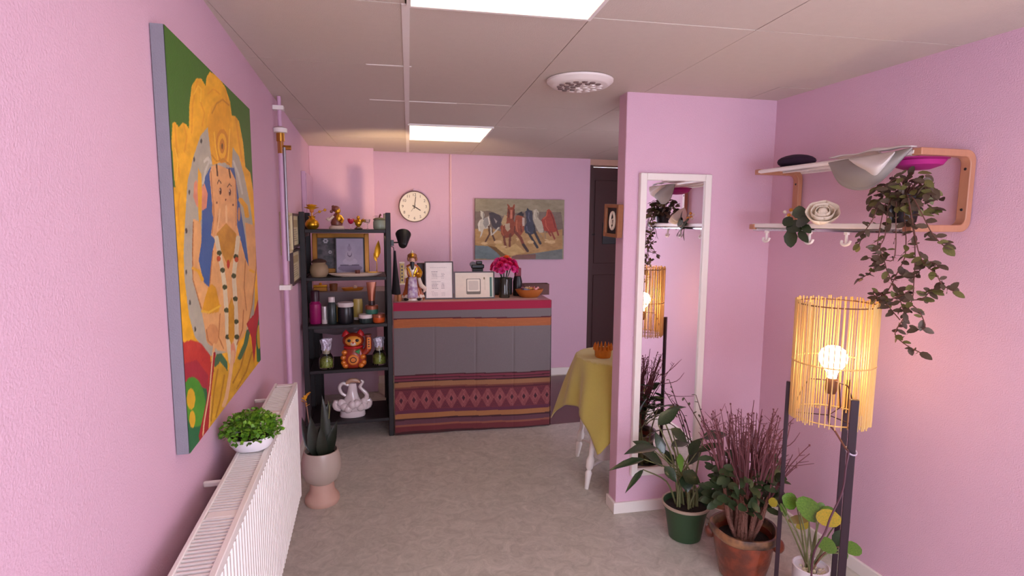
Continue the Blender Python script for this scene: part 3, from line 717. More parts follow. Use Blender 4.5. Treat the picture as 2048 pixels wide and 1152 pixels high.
o.parent = hp; o.matrix_parent_inverse = (Matrix.Translation(hl) @ Matrix.Rotation(BA, 4, 'Z')).inverted()

# ------------------------------------------------------------------ black shelf unit and what stands on it
SX0, SX1, SY0, SY1 = -.415, .172, 3.92, 4.33
ST = [1.455, 1.135, .81, .50, .135]
sh = thing('shelf_unit', 'tall black open shelf unit in the far left corner', 'shelf', ((SX0+SX1)/2, (SY0+SY1)/2, 0))
hx, hy = (SX1-SX0)/2, (SY1-SY0)/2
for sx in (-1, 1):
    for sy in (-1, 1):
        obj('post', MB().b6(min(sx*hx, sx*(hx-.034)), max(sx*hx, sx*(hx-.034)), min(sy*hy, sy*(hy-.03)), max(sy*hy, sy*(hy-.03)), 0, 1.57), M['black'], sh, bevel=.003)
for z in ST:
    s_ = obj('shelf_board', MB().b6(-hx+.034, hx-.034, -hy, hy, z-.022, z), M['black'], sh, bevel=.002)
    for sx in (-1, 1):
        obj('side_rail', MB().b6(min(sx*(hx-.028), sx*(hx-.008)), max(sx*(hx-.028), sx*(hx-.008)), -hy+.03, hy-.03, z-.05, z), M['black'], sh)
def son(px, sy, y): p = at(px, 500, Y=y); return Vector((p.x, y, ST[sy]+.0005))   # place on a shelf by column of the photo

# top shelf
p = son(626, 0, 4.03)
t = thing('gold_vase', 'gold vase with a large gold blossom at the left end of the top shelf', 'vase', p)
obj('body', MB().lathe([(.001, 0), (.028, 0), (.043, .018), (.046, .036), (.038, .055), (.02, .07), (.018, .078), (.026, .088), (.02, .088), (.012, .07), (.001, .066)], 24), M['gold'], t)
bl = obj('blossom', MB().ell((0, 0, .125), (.014, .014, .016)), mat('blossom_heart', (190, 110, 40), .5), t)
M['goldpetal'] = mat('golden_petal', (226, 166, 36), .45, var=.15, vscale=50)
for k in range(11):
    a = 2*PI*k/11; el = .25 if k % 2 else .75
    leaf(t, 'petal', M['goldpetal'], (0, 0, .122), (math.cos(a), math.sin(a)*.8, el), .052, .042, name='petal')
obj('stem', MB().tube([(0, 0, .07), (0, 0, .12)], .004, 6), M['gold'], t)
for q in ((.05, 0, .118), (.085, -.005, .13)):
    obj('bud', MB().ell(q, (.010, .010, .010), 10, 6), M['goldpetal'], t); obj('bud_stem', MB().tube([(0, 0, .085), (.03, 0, .11), q], .002, 5), M['gold'], t)
p = son(675, 0, 4.02)
t = thing('figurine', 'small gold and brown seated figurine on a pale base, top shelf', 'figurine', p)
M['brown'] = mat('brown_lacquer', (120, 62, 48), .35, var=.2, vscale=40); M['ivory'] = mat('ivory_ceramic', (214, 190, 170), .35)
obj('base', MB().lathe([(.001, 0), (.05, 0), (.052, .01), (.04, .025), (.001, .028)], 20, sx=1, sy=.7), M['ivory'], t)
obj('body', MB().lathe([(.001, .025), (.036, .028), (.04, .045), (.028, .075), (.022, .095), (.01, .11), (.001, .112)], 18, sy=.8), M['brown'], t)
obj('chest_plate', MB().ell((.014, -.016, .075), (.018, .014, .03)), M['gold'], t)
obj('head', MB().ell((.008, 0, .125), (.02, .018, .022)), M['gold'], t)
obj('hair', MB().ell((-.004, .004, .138), (.028, .024, .022)), M['brown'], t)
for q in ((-.032, 0, .12), (-.02, 0, .152)): obj('ornament', MB().ell(q, (.011, .008, .011), 8, 6), M['brown'], t)
obj('arm', MB().tube([(-.02, -.01, .09), (-.05, -.02, .06), (-.06, -.02, .075)], [.011, .009, .014], 8), M['ivory'], t)
obj('arm', MB().tube([(.024, -.01, .09), (.042, -.02, .065), (.03, -.03, .045)], [.011, .009, .01], 8), M['gold'], t)
p = son(703, 0, 4.00)
t = thing('small_goblet', 'tiny crimson glass goblet on the top shelf', 'goblet', p)
obj('cup', MB().lathe([(.003, .036), (.014, .042), (.021, .056), (.022, .073), (.019, .073), (.012, .05), (.001, .046)], 18), mat('crimson_glass', (186, 24, 60), .1, coat=.5), t)
obj('stem', MB().lathe([(.001, 0), (.014, 0), (.013, .003), (.003, .006), (.003, .038)], 14), M['glass'], t)
p = son(718, 0, 4.02)
t = thing('gold_elephant', 'tiny gold figure with raised wings on a silvery foot, top shelf', 'figurine', p)
obj('foot', MB().lathe([(.001, 0), (.026, 0), (.028, .008), (.016, .02), (.001, .022)], 18), M['chrome'], t)
obj('body', MB().ell((0, 0, .045), (.024, .02, .027)), M['gold'], t)
obj('head', MB().ell((0, -.004, .08), (.012, .012, .014)), M['gold'], t)
for s in (-1, 1): obj('wing', MB().tube([(s*.012, 0, .05), (s*.034, 0, .065), (s*.046, 0, .05)], [.012, .011, .006], 8), M['gold'], t)
p = son(736, 0, 4.00)
t = thing('small_goblet', 'tiny clear glass goblet beside the green jar, top shelf', 'goblet', p)
obj('cup', MB().lathe([(.003, .036), (.013, .042), (.018, .056), (.019, .07), (.016, .07), (.011, .05), (.001, .046)], 18), M['glass'], t)
obj('stem', MB().lathe([(.001, 0), (.014, 0), (.013, .003), (.003, .006), (.003, .038)], 14), M['glass'], t)
p = son(760, 0, 4.04)
t = thing('green_jar', 'grey-green ceramic jar with a sprig handle on the top shelf', 'jar', p)
M['celadon'] = mat('celadon_glaze', (150, 160, 138), .35, var=.08)
obj('body', MB().lathe([(.001, 0), (.038, 0), (.043, .012), (.044, .05), (.038, .064), (.001, .065)], 24), M['celadon'], t)
obj('lid', MB().lathe([(.041, .064), (.044, .07), (.03, .08), (.001, .084)], 24), mat('olive_lid', (116, 112, 84), .5), t)
obj('handle', MB().tube([(0, 0, .082), (.004, 0, .098), (.012, 0, .104)], [.005, .006, .008], 8), M['brown'], t)
leaf(t, 'oval', M['brown'], (0, 0, .09), (-1, 0, .15), .045, .018)

# second shelf
zb = ST[1]+.0005
p = at(680, 550, Y=4.20); fx0, fx1 = at(625, 500, Y=4.22).x, at(738, 500, Y=4.22).x
t = thing('floral_picture', 'wide gold frame with a dark floral picture leaning at the back of the shelf', 'picture frame', ((fx0+fx1)/2, 4.20, zb))
W = fx1-fx0; H = .284; fw = .033
Mt = Matrix.Rotation(math.radians(-7), 3, 'X')
def fbox(m, x0, x1, y0, y1, z0, z1):
    c = Mt @ Vector(((x0+x1)/2, (y0+y1)/2, (z0+z1)/2)); return m.box(c+Vector((0, 0, .006)), (x1-x0, y1-y0, z1-z0), R=Mt)
for nm, a in (('frame_side', (-W/2, -W/2+fw, -.02, .012, 0, H)), ('frame_side', (W/2-fw, W/2, -.02, .012, 0, H)), ('frame_rail', (-W/2+fw, W/2-fw, -.02, .012, 0, fw)), ('frame_rail', (-W/2+fw, W/2-fw, -.02, .012, H-fw, H))):
    obj(nm, fbox(MB(), *a), mat('old_gold_frame', (176, 116, 36), .35, metal=.4, var=.15, vscale=40) if nm == 'frame_side' and 'oldgold' not in M else M.get('oldgold'), t, bevel=.004)
    M['oldgold'] = bpy.data.materials['old_gold_frame']
fl = MB()
fbox(fl, -W/2+fw*.9, W/2-fw*.9, -.004, .004, fw*.9, H-fw*.9)
obj('picture', fl, mat('dark_floral_print', (40, 34, 40), .35, col2=(96, 84, 88), vscale=26), t)
flw = mat('pale_flower_print', (190, 180, 185), .5)
for cx_, cz_, s in ((-W/2+.09, .23, .02), (-W/2+.12, .15, .014)):
    m = MB()
    for k in range(6):
        a = k*PI/3; fbox(m, cx_+s*.6*math.cos(a)-s*.3, cx_+s*.6*math.cos(a)+s*.3, -.0055, -.004, cz_+s*.6*math.sin(a)-s*.3, cz_+s*.6*math.sin(a)+s*.3)
    obj('printed_flower', m, flw, t)
t0 = t
px0, px1 = at(671, 520, Y=4.12).x, at(729, 520, Y=4.12).x
t = thing('photo_print', 'pale lilac photo of a seated statue standing before the gold-framed picture', 'photo', ((px0+px1)/2, 4.10, zb))
W = px1-px0; H = .262
def tilt(m, c, s, deg): R = Matrix.Rotation(math.radians(deg), 3, 'X'); return m.box(R @ Vector(c)+Vector((0, 0, .002)), s, R=R)
obj('frame', tilt(MB(), (0, 0, H/2), (W, .012, H), -8), M['blackp'], t)
R8 = Matrix.Rotation(math.radians(-8), 3, 'X')
def paint_statue(px, py, u, v):
    c = np.zeros((len(u), 3)); c[:] = (176, 164, 184)
    c += (np.sin(u*9)*np.sin(v*7)*6)[:, None]
    f = lambda m, k: c.__setitem__(m, k)
    f(inell(u, v, .5, .15, .46, .1), (140, 124, 148)); f((np.abs(v-.235) < .02) & (np.abs(u-.48) < .36), (96, 80, 100))
    f(inell(u, v, .5, .34, .28, .1), (196, 184, 200)); f(inell(u, v, .49, .5, .16, .16), (186, 174, 190)); f(inell(u, v, .48, .72, .075, .085), (160, 146, 166)); f(inell(u, v, .48, .81, .03, .04), (140, 126, 146))
    ring = inell(u, v, .49, .57, .09, .1) & ~inell(u, v, .49, .585, .068, .08); f(ring & (v < .6), (110, 94, 114))
    return c
o = print_face('printed_sheet', Vector(t.location)+R8 @ Vector((-W/2+.008, -.0068, .008))+Vector((0, 0, .002)), (W-.016, 0, 0), R8 @ Vector((0, 0, H-.016)), 60, 70, paint_statue, PAPER, t, t.location)
p = son(637, 1, 3.985)
t = thing('clay_pot', 'squat beige clay pot at the left end of the second shelf', 'pot', p)
obj('body', MB().lathe([(.001, 0), (.045, 0), (.058, .02), (.062, .045), (.055, .075), (.041, .09), (.044, .098), (.04, .098), (.036, .088), (.001, .07)], 26), mat('beige_clay', (150, 126, 96), .6, var=.12), t)
obj('dried_flowers', MB().ell((0, .01, .1), (.05, .03, .022), 12, 8), mat('dried_brown', (74, 46, 34), .9, bump=.9, bscale=90, var=.4), t)
p = son(710, 1, 3.985)
t = thing('oval_tray', 'long oval pale tray with a raised rim on the second shelf', 'tray', p)
obj('dish', MB().lathe([(.001, .004), (.13, .004), (.155, .014), (.175, .022), (.178, .02), (.157, .008), (.13, 0), (.001, 0)], 40, sx=1, sy=.3), M['ivory'], t)
p = at(715, 545, Y=3.985); t = tag(obj('small_cup', MB().lathe([(.001, 0), (.014, 0), (.018, .036), (.016, .036), (.013, .006), (.001, .005)], 18), M['brown'], None, (p.x, 3.985, zb+.0055)), 'tiny dark brown cup standing on the oval tray', 'cup')
t = thing('gold_spoon_rest', 'thin gold stick lying on the right end of the oval tray', 'stick', (at(745, 545, Y=3.985).x, 3.985, zb+.024))
obj('stick', MB().b6(-.03, .03, -.005, .005, 0, .006), M['gold'], t, bevel=.002)
p = son(753, 1, 4.26)
t = thing('gold_leaf_ornament', 'slender gold leaf ornament on the second shelf beside the gold frame', 'ornament', p)
obj('stand', MB().lathe([(.001, 0), (.02, 0), (.018, .006), (.003, .01), (.003, .12)], 12), M['brass'], t)
leaf(t, 'lance', M['gold'], (0, 0, .10), (.12, 0, 1), .14, .045, up=(0, -1, 0))
leaf(t, 'lance', M['gold'], (0, 0, .08), (-.3, 0, 1), .07, .025, up=(0, -1, 0))

# third shelf: bottles, jars and tubes
zc = 2
def mm(px_l, px_r, y): return abs(at(px_r, 620, Y=y).x-at(px_l, 620, Y=y).x)
def bottle(px, y, r, h, capr, caph, bm, cm, name, label, cat='bottle', shoulder=.12):
    t = thing(name, label, cat, son(px, zc, y))
    obj('body', MB().lathe([(.001, 0), (r*.94, 0), (r, .004), (r, h*(1-shoulder)), (r*.75, h*(1-shoulder*.35)), (capr*.9, h), (.001, h)], 22), bm, t)
    obj('cap', MB().lathe([(capr, h), (capr, h+caph*.94), (capr*.92, h+caph), (.001, h+caph)], 20), cm, t); return t
M['magenta'] = mat('magenta_plastic', (150, 22, 92), .35); M['dgreen'] = mat('dark_bottle_green', (44, 56, 54), .3); M['paleplastic'] = mat('pale_plastic', (216, 204, 200), .4)
M['copper'] = mat('copper_brown_tube', (150, 84, 58), .3, metal=.4); M['yellow'] = mat('ochre_yellow_tube', (190, 160, 80), .4); M['orange'] = mat('orange_jar', (206, 88, 36), .35)
M['silver'] = mat('silver_tube', (190, 186, 184), .3, metal=.5)
bottle(627, 4.02, .040, .155, .030, .072, M['magenta'], mat('dark_plum_cap', (56, 18, 34), .4), 'magenta_bottle', 'magenta bottle with dark cap at the left of the third shelf')
t = thing('silver_tube', 'short silvery tube beside the magenta bottle', 'tube', son(645, zc, 4.00)); obj('body', MB().lathe([(.001, 0), (.018, 0), (.019, .12), (.001, .122)], 18, sy=.7), M['silver'], t); obj('cap', MB().lathe([(.0195, 0), (.0195, .03), (.0001, .031)], 18, sy=.72), M['paleplastic'], t)
bottle(660, 3.99, .030, .15, .022, .036, M['dgreen'], M['paleplastic'], 'pump_bottle', 'dark green bottle with a white cap on the third shelf')
t = thing('pale_tube', 'thin pale tube between the dark bottle and the big black jar', 'tube', son(672.5, zc, 4.06)); obj('body', MB().lathe([(.001, 0), (.012, 0), (.013, .118), (.001, .12)], 14), M['yellow'], t); obj('cap', MB().lathe([(.0135, .118), (.0135, .13), (.0001, .132)], 14), M['paleplastic'], t)
t = thing('black_jar', 'large black jar with a white lid in the middle of the third shelf', 'jar', son(688, zc, 4.00))
obj('body', MB().lathe([(.001, 0), (.05, 0), (.053, .006), (.053, .10), (.048, .115), (.001, .116)], 26), mat('black_jar', (26, 26, 30), .3), t); obj('lid', MB().lathe([(.052, .115), (.054, .118), (.054, .14), (.05, .145), (.001, .146)], 26), M['paleplastic'], t)
t = thing('yellow_tube', 'ochre yellow tube standing behind the black jar', 'tube', son(713, zc, 4.12)); obj('body', MB().lathe([(.001, .02), (.034, .02), (.034, .12), (.03, .15), (.001, .15)], 20, sy=.6), M['yellow'], t); obj('cap', MB().lathe([(.03, 0), (.032, .022), (.0001, .022)], 20, sy=.6), M['paleplastic'], t)
t = thing('low_jar', 'low dark jar with a wide white lid at the front of the third shelf', 'jar', son(728, zc, 3.985)); obj('body', MB().lathe([(.001, 0), (.042, 0), (.046, .006), (.046, .034), (.001, .035)], 26), M['dgreen'], t); obj('lid', MB().lathe([(.047, .034), (.047, .056), (.043, .06), (.001, .06)], 26), M['paleplastic'], t)
t = thing('orange_jar', 'low orange jar with a coppery lid at the right of the third shelf', 'jar', son(755, zc, 3.985)); obj('body', MB().lathe([(.001, 0), (.038, 0), (.042, .006), (.042, .036), (.001, .037)], 26), M['orange'], t); obj('lid', MB().lathe([(.043, .036), (.043, .055), (.04, .06), (.001, .06)], 26), M['copper'], t)
pj = son(741, zc, 4.00); pj.z += .0605
t = thing('green_jar', 'low green jar with a copper lid stacked on the two low jars', 'jar', pj); obj('body', MB().lathe([(.001, 0), (.04, 0), (.044, .006), (.044, .032), (.001, .033)], 26), mat('sea_green_jar', (52, 106, 88), .3), t); obj('lid', MB().lathe([(.045, .032), (.045, .055), (.041, .06), (.001, .06)], 26), M['copper'], t)
t = thing('copper_tube', 'coppery flared tube standing on its dark cap on the green jar', 'tube', pj+Vector((0, 0, .0605)))
obj('cap', MB().lathe([(.0001, 0), (.022, 0), (.022, .03), (.0001, .031)], 20), M['darkfr'], t)
obj('body', MB().grid(lambda u, v: ((.022+.012*v)*math.cos(2*PI*u), (.022*(1-v)+.003*v)*math.sin(2*PI*u), .03+.13*v), 24, 6), M['copper'], t)

# fourth shelf: two corked jars and a waving cat
M['herb'] = mat('green_herbs', (160, 168, 76), .8, var=.4, vscale=80, bump=.8, bscale=100)
M['cork'] = mat('pale_cork', (190, 172, 150), .8, var=.15)
M['foil'] = mat('crumpled_film', (190, 182, 196), .2, metal=.3, bump=.8, bscale=60)
def cork_jar(px, y, label, tall):
    t = thing('corked_jar', label, 'jar', son(px, 3, y), 0, 'corked glass jars of green herbs')
    obj('glass_body', MB().lathe([(.001, 0), (.046, 0), (.05, .008), (.05, .065), (.034, .095), (.028, .105), (.028, .12), (.026, .12), (.025, .105), (.046, .066), (.046, .008), (.001, .005)], 26), M['glass'], t)
    obj('herbs', MB().lathe([(.001, .006), (.044, .009), (.045, .055), (.03, .07), (.001, .074)], 22), M['herb'], t)
    obj('cork', MB().lathe([(.001, .10), (.024, .10), (.025, .135), (.001, .136)], 18), M['cork'], t)
    obj('film_wrap', MB().grid(lambda u, v: ((.029+.006*math.sin(14*PI*u+4*v))*math.cos(2*PI*u)*(1+.25*v*v), (.027+.005*math.sin(10*PI*u))*math.sin(2*PI*u)*(1-.5*v), .125+.065*v*tall+.006*math.sin(9*u)*v), 26, 5), M['foil'], t)
cork_jar(646, 4.00, 'corked glass jar of green herbs left of the waving cat', 1.2)
cork_jar(754, 4.03, 'corked glass jar of green herbs right of the waving cat', 1.0)
M['catred'] = mat('cat_red_brown', (150, 46, 22), .3, coat=.5, var=.15); M['catgold'] = mat('cat_orange_gold', (214, 120, 36), .3, metal=.2, coat=.4); M['catface'] = mat('cat_face_ochre', (222, 150, 60), .35)
M['catear'] = mat('cat_ear_red', (186, 30, 36), .35); M['green'] = mat('jade_green', (24, 130, 56), .35)
p = son(702, 3, 4.00)
t = thing('lucky_cat', 'red and gold waving cat figurine between the two corked jars', 'figurine', p)
obj('body', MB().lathe([(.001, 0), (.075, 0), (.085, .012), (.088, .06), (.075, .11), (.055, .14), (.001, .15)], 26, sy=.75), M['catred'], t)
hd = obj('head', MB().ell((0, -.005, .185), (.073, .058, .055), 20, 12), M['catred'], t)
obj('face', MB().ell((0, -.03, .187), (.058, .04, .04), 18, 10), M['catface'], hd)
for s in (-1, 1):
    obj('ear', MB().lathe([(.03, .215), (.022, .24), (.001, .262)], 14, c=(s*.048, 0, 0), sy=.6), M['catear'], t)
    obj('eye', MB().ell((s*.026, -.063, .195), (.013, .008, .011), 10, 6), M['blackp'], hd)
obj('muzzle', MB().ell((0, -.066, .172), (.02, .012, .014), 12, 8), M['ivory'], hd)
obj('nose', MB().ell((0, -.076, .182), (.006, .005, .005), 8, 6), M['catear'], hd)
obj('collar', MB().tube([(.06*math.cos(a), .048*math.sin(a)-.005, .142) for a in [2*PI*k/20 for k in range(21)]], .008, 8), M['catear'], t)
obj('raised_arm', MB().tube([(.06, -.02, .09), (.095, -.02, .12), (.105, -.02, .17), (.10, -.02, .215)], [.022, .024, .023, .02], 12, smooth=3), M['catred'], t)
obj('arm_plaque', MB().b6(.09, .118, -.048, -.038, .125, .21), M['catgold'], t, bevel=.004)
for k in range(4): obj('plaque_mark', MB().b6(.099, .109, -.0492, -.048, .14+.017*k, .149+.017*k), M['darkfr'], t)
obj('arm_band', MB().lathe([(.022, .215), (.024, .22), (.024, .228), (.001, .23)], 12, c=(.10, -.02, 0)), M['brown'], t)
obj('coin', MB().lathe([(.001, 0), (.036, 0), (.038, .006), (.034, .01), (.001, .011)], 24, c=(-.002, -.058, .06), M=Matrix.Rotation(PI/2, 3, 'X')), M['catgold'], t)
obj('coin_mark', MB().tube([(-.002+.02*math.cos(a), -.0695, .06+.018*math.sin(a)) for a in [2*PI*k/16 for k in range(17)]], .003, 6), M['darkfr'], t)
obj('jade_leaf', MB().add([(.01, -.075, .12), (.045, -.07, .13), (.038, -.07, .10), (.04, -.06, .135)], [(0, 1, 2), (0, 3, 1), (0, 2, 3), (1, 3, 2)]), M['green'], t, smooth=False)
for q in ((-.06, -.045, .11), (-.068, -.045, .075), (-.066, -.045, .04), (.062, -.045, .075), (.066, -.045, .035), (-.055, -.055, .019), (.05, -.06, .019)):
    obj('gold_boss', MB().ell(q, (.02, .015, .018), 10, 7), M['catgold'], t)

# bottom shelf: white porcelain piece
p = son(697, 4, 4.02)
M['porc'] = mat('white_porcelain', (222, 208, 206), .18, coat=.6, var=.04)
t = thing('porcelain_ornament', 'white porcelain ornament with curling handles on the bottom shelf', 'ornament', p)
obj('plinth', MB().lathe([(.001, 0), (.085, 0), (.09, .01), (.085, .045), (.001, .046)], 28, sy=.6), M['porc'], t)
obj('body', MB().lathe([(.07, .044), (.085, .07), (.075, .1), (.05, .13), (.034, .17), (.03, .205), (.026, .235), (.001, .24)], 24, sy=.6, wob=lambda a, z: 1+.12*math.cos(3*a+z*30)), M['porc'], t)
for k in range(9):
    a = PI*(.05+.9*k/8)+PI; obj('blossom_boss', MB().ell((.085*math.cos(a), .05*math.sin(a), .085+.02*math.sin(k*1.7)), (.03, .024, .03), 10, 7), M['porc'], t)
obj('curl', MB().tube([(.085, -.01, .10), (.10, -.01, .15), (.07, -.01, .19), (.055, -.01, .215), (.075, -.01, .245), (.06, -.01, .258)], [.02, .016, .012, .011, .010, .006], 10, smooth=4), M['porc'], t)
for s in (-1, 1):
    if s < 0: obj('curl', MB().tube([(s*.025, 0, .225), (s*.06, 0, .24), (s*.085, 0, .215), (s*.075, 0, .175), (s*.045, 0, .15)], [.012, .012, .012, .012, .011], 10, smooth=4), M['porc'], t)
    obj('wave', MB().tube([(s*.07, -.01, .09), (s*.115, -.01, .11), (s*.112, -.01, .07), (s*.08, -.01, .055)], [.018, .02, .02, .015], 10, smooth=3), M['porc'], t)
obj('crest', MB().tube([(-.04, 0, .235), (-.01, 0, .258), (.03, 0, .255), (.055, 0, .24)], [.012, .016, .015, .008], 10, smooth=3), mat('tan_glaze', (190, 150, 124), .25), t)

# low table behind the shelf with a grey cloth
p = at(690, 583, Y=4.56)
tz = p.z
t = thing('side_table', 'small side table under a grey cloth behind the black shelf', 'table', (-.11, 4.68, 0))
M['greycloth'] = mat('grey_cloth', (138, 124, 128), .85, var=.06, bump=.15, bscale=200)
obj('table_top', MB().b6(-.30, .30, -.15, .2, tz-.03, tz-.006), M['black'], t)
for sx in (-1, 1):
    for sy in (-1, 1): obj('leg', MB().b6(sx*.27-.02, sx*.27+.02, sy*.15+.02-.02, sy*.15+.02+.02, 0, tz-.03), M['black'], t)
def cl_f(u, v):
    x = -.31+.62*u
    if v < .4: return (x, .2-.36*(v/.4), tz)
    w = (v-.4)/.6; return (x, -.16-.012*math.sin(u*26)*w-.01*w, tz-(.30+.03*math.sin(u*5))*w)
obj('cloth', MB().grid(cl_f, 50, 20), M['greycloth'], t, thick=.003)
def on_t(px): return (at(px, 570, Y=4.62).x, 4.62, tz+.002)
t = tag(obj('wooden_cup', MB().lathe([(.001, 0), (.028, 0), (.032, .055), (.029, .055), (.025, .008), (.001, .006)], 20), mat('cup_brown', (130, 78, 44), .5), None, on_t(667)), 'brown wooden cup on the grey-clothed table behind the shelf', 'cup')
t = thing('gold_box', 'low gilded box on the grey-clothed table behind the shelf', 'box', on_t(641))
obj('box', MB().b6(-.05, .05, -.03, .03, 0, .035), M['oldgold'], t, bevel=.004); obj('lid', MB().b6(-.052, .052, -.032, .032, .035, .048), M['gold'], t, bevel=.003); obj('knob', MB().ell((0, 0, .055), (.012, .012, .01), 10, 6), M['gold'], t)
t = thing('gilded_tray', 'long orange-gold tray on the grey-clothed table behind the shelf', 'tray', on_t(705))
obj('dish', MB().lathe([(.001, .004), (.07, .004), (.085, .02), (.088, .02), (.072, 0), (.001, 0)], 30, sy=.5), mat('orange_lacquer', (206, 130, 40), .3), t)
obj('ornament', MB().ell((.02, 0, .022), (.016, .016, .018), 10, 7), M['ivory'], t)

# garment hanging from the right post, and the clip lamp
hgx = SX1+.004
t = thing('hanging_garment', 'black garment hanging down the right side of the shelf', 'garment', (hgx+.018, 3.965, 1.01))
obj('cloth', MB().grid(lambda u, v: ((.008+.024*(1-v)**1.3)*math.cos(2*PI*u)+.006*(1-v)+.004, (.012+.05*(1-v))*math.sin(2*PI*u)*(1+.12*math.cos(8*PI*u)*(1-v)), .30*v-.0), 28, 12), mat('black_fabric', (22, 18, 22), .9, var=.2), t)
obj('loop', MB().tube([(.0, 0, .30), (-.004, 0, .325), (-.02, -.0, .33)], .003, 6), M['blackp'], t)
lp = thing('clip_lamp', 'black cone clip lamp shining up at the wall from the shelf post', 'lamp', (.172, 3.945, 1.375))
obj('clamp', MB().b6(0, .02, -.015, .015, -.03, .01), M['blackp'], lp, bevel=.002)
obj('arm', MB().tube([(.01, 0, -.008), (.055, .02, -.008)], .005, 8), M['blackp'], lp)
ax = Vector((.08, .74, .66)).normalized(); zq = Vector((0, 0, 1)).rotation_difference(ax).to_matrix()
obj('shade', MB().lathe([(.001, -.05), (.02, -.05), (.028, -.04), (.054, .07), (.051, .07), (.025, -.036), (.001, -.044)], 28, c=(.085, .03, 0), M=zq), M['blackp'], lp)
obj('bulb', MB().ell(Vector((.085, .03, 0))+ax*.012, (.018, .018, .018), 12, 8), M['spotbulb'], lp)

# ------------------------------------------------------------------ desk with the striped cloth
DA = math.atan2(-.08, 1.139); DW, DD, DH = 1.128, .46, .948
DL = Vector((.180, 3.932, 0)); DR = Matrix.Rotation(DA, 3, 'Z')
def dk(x, y, z=0): return DL + DR @ Vector((x, y, z))
ds = thing('reception_desk', 'dark wooden desk hidden under the striped cloth', 'desk', DL, DA)
obj('desk_top', MB().b6(.012, DW-.012, .012, DD, DH-.03, DH-.004), M['black'], ds)
obj('modesty_panel', MB().b6(.03, DW-.03, .03, .05, .03, DH-.03), M['black'], ds)
for x in (.015, DW-.045): obj('side_panel', MB().b6(x, x+.03, .03, DD-.02, 0, DH-.03), M['black'], ds)
tc_ = thing('tablecloth', 'grey cloth with crimson, orange and patterned maroon bands hanging over the desk', 'tablecloth', DL, DA)
tm = paint_mat('woven_cloth', .85, .25, 500, sheen=.3, var=.07, vscale=220)
NU, NV = 300, 260
def bands(s, x):
    """s: 0 at the front top edge .. 1 at the hem ; x in metres"""
    n = len(s); c = np.zeros((n, 3)); c[:] = (114, 104, 104)
    def b(a, z, col): c[(s >= a) & (s < z)] = col
    b(-9, .058, (158, 16, 58)); b(.118, .127, (84, 24, 34)); b(.127, .19, (170, 96, 52))
    b(.548, .556, (64, 18, 24)); b(.556, .572, (116, 44, 60)); b(.572, .58, (64, 18, 24)); b(.58, .594, (112, 46, 62)); b(.594, .604, (56, 14, 20))
    b(.604, .64, (146, 100, 66)); b(.64, .652, (112, 58, 44)); b(.652, .668, (84, 26, 36)); b(.668, .82, (112, 42, 52)); b(.82, .846, (92, 36, 58))
    b(.846, .884, (158, 104, 60)); b(.884, .897, (58, 18, 24)); b(.897, .93, (94, 52, 64)); b(.93, .945, (136, 78, 58)); b(.945, .985, (104, 36, 40)); b(.985, 2, (60, 18, 22))
    # woven diamonds
    per = .0885; cx_ = ((x/per) % 1)-.5; cy_ = (s-.744)/.076
    d = np.abs(cx_)*2+np.abs(cy_)*.9; inb = (s > .672) & (s < .816)
    q = (np.floor(d*9) % 2 == 0) & (d > .42) & (d < 1.0) & inb; c[q] = (150, 84, 82)
    c[inb & (d < .26)] = (58, 16, 30); c[inb & (d > .3) & (d < .42)] = (146, 80, 80)
    q = inb & (d > 1.08) & (np.floor(d*8) % 2 == 0); c[q] = (86, 30, 44)
    # fine weave stripes in the plain bands
    w = (np.sin(s*900) > .3); c[w & (s > .13) & (s < .185)] *= .93
    return c
def front(u, v):
    s = v; x = DW*u
    fold = .004*math.sin(u*9+1)*s + .0035*math.sin(u*23+2)*s*s
    for k in (.25, .51, .755): fold += -.006*math.exp(-((u-k)/.006)**2)*min(1, max(0, (s-.15)*6))*max(0, 1-s*.9)
    hem = .002+.018*(u)*s*0
    return (x, -.002-fold-.012*s, DH-.944*s+hem*s)
mbf = MB().grid(front, NU, NV)
def mk(mb, nm, par):
    me = bpy.data.meshes.new(nm); me.from_pydata(mb.v, [], mb.f); me.materials.append(tm); me.shade_smooth(); me.update()
    return obj(nm, me, None, par)
fo_ = mk(mbf, 'front_drop', tc_)
uu = np.tile(np.linspace(0, 1, NU+1), NV+1); vv = np.repeat(np.linspace(0, 1, NV+1), NU+1)
wav = vv+.006*np.sin(uu*5+.6)*(vv > .1)
set_paint(fo_, bands(wav, uu*DW))
md = fo_.modifiers.new('s', 'SOLIDIFY'); md.thickness = .003; md.offset = 0
mt_ = MB().grid(lambda u, v: (DW*u, -.002+(DD+.01)*v, DH+.0015), 80, 60); to_ = mk(mt_, 'top_cover', tc_)
uu = np.tile(np.linspace(0, 1, 81), 61); vv = np.repeat(np.linspace(0, 1, 61), 81)
cc = np.zeros((len(uu), 3)); cc[:] = (158, 16, 58); cc[(vv > .10) & (uu < .93)] = (186, 112, 62); cc[(uu > .93)] = (150, 18, 50)
set_paint(to_, cc); md = to_.modifiers.new('s', 'SOLIDIFY'); md.thickness = .003; md.offset = 0
sd_ = MB().grid(lambda u, v: (DW+.004+.006*v, (DD+.01)*u-.002, DH-.944*v+.0015), 60, 160); so_ = mk(sd_, 'side_drop', tc_)
uu = np.tile(np.linspace(0, 1, 61), 161); vv = np.repeat(np.linspace(0, 1, 161), 61); set_paint(so_, bands(vv, uu*DD)); md = so_.modifiers.new('s', 'SOLIDIFY'); md.thickness = .003; md.offset = 0
ZD = DH+.0035
def ond(px, py): return at(px, py, Z=ZD)

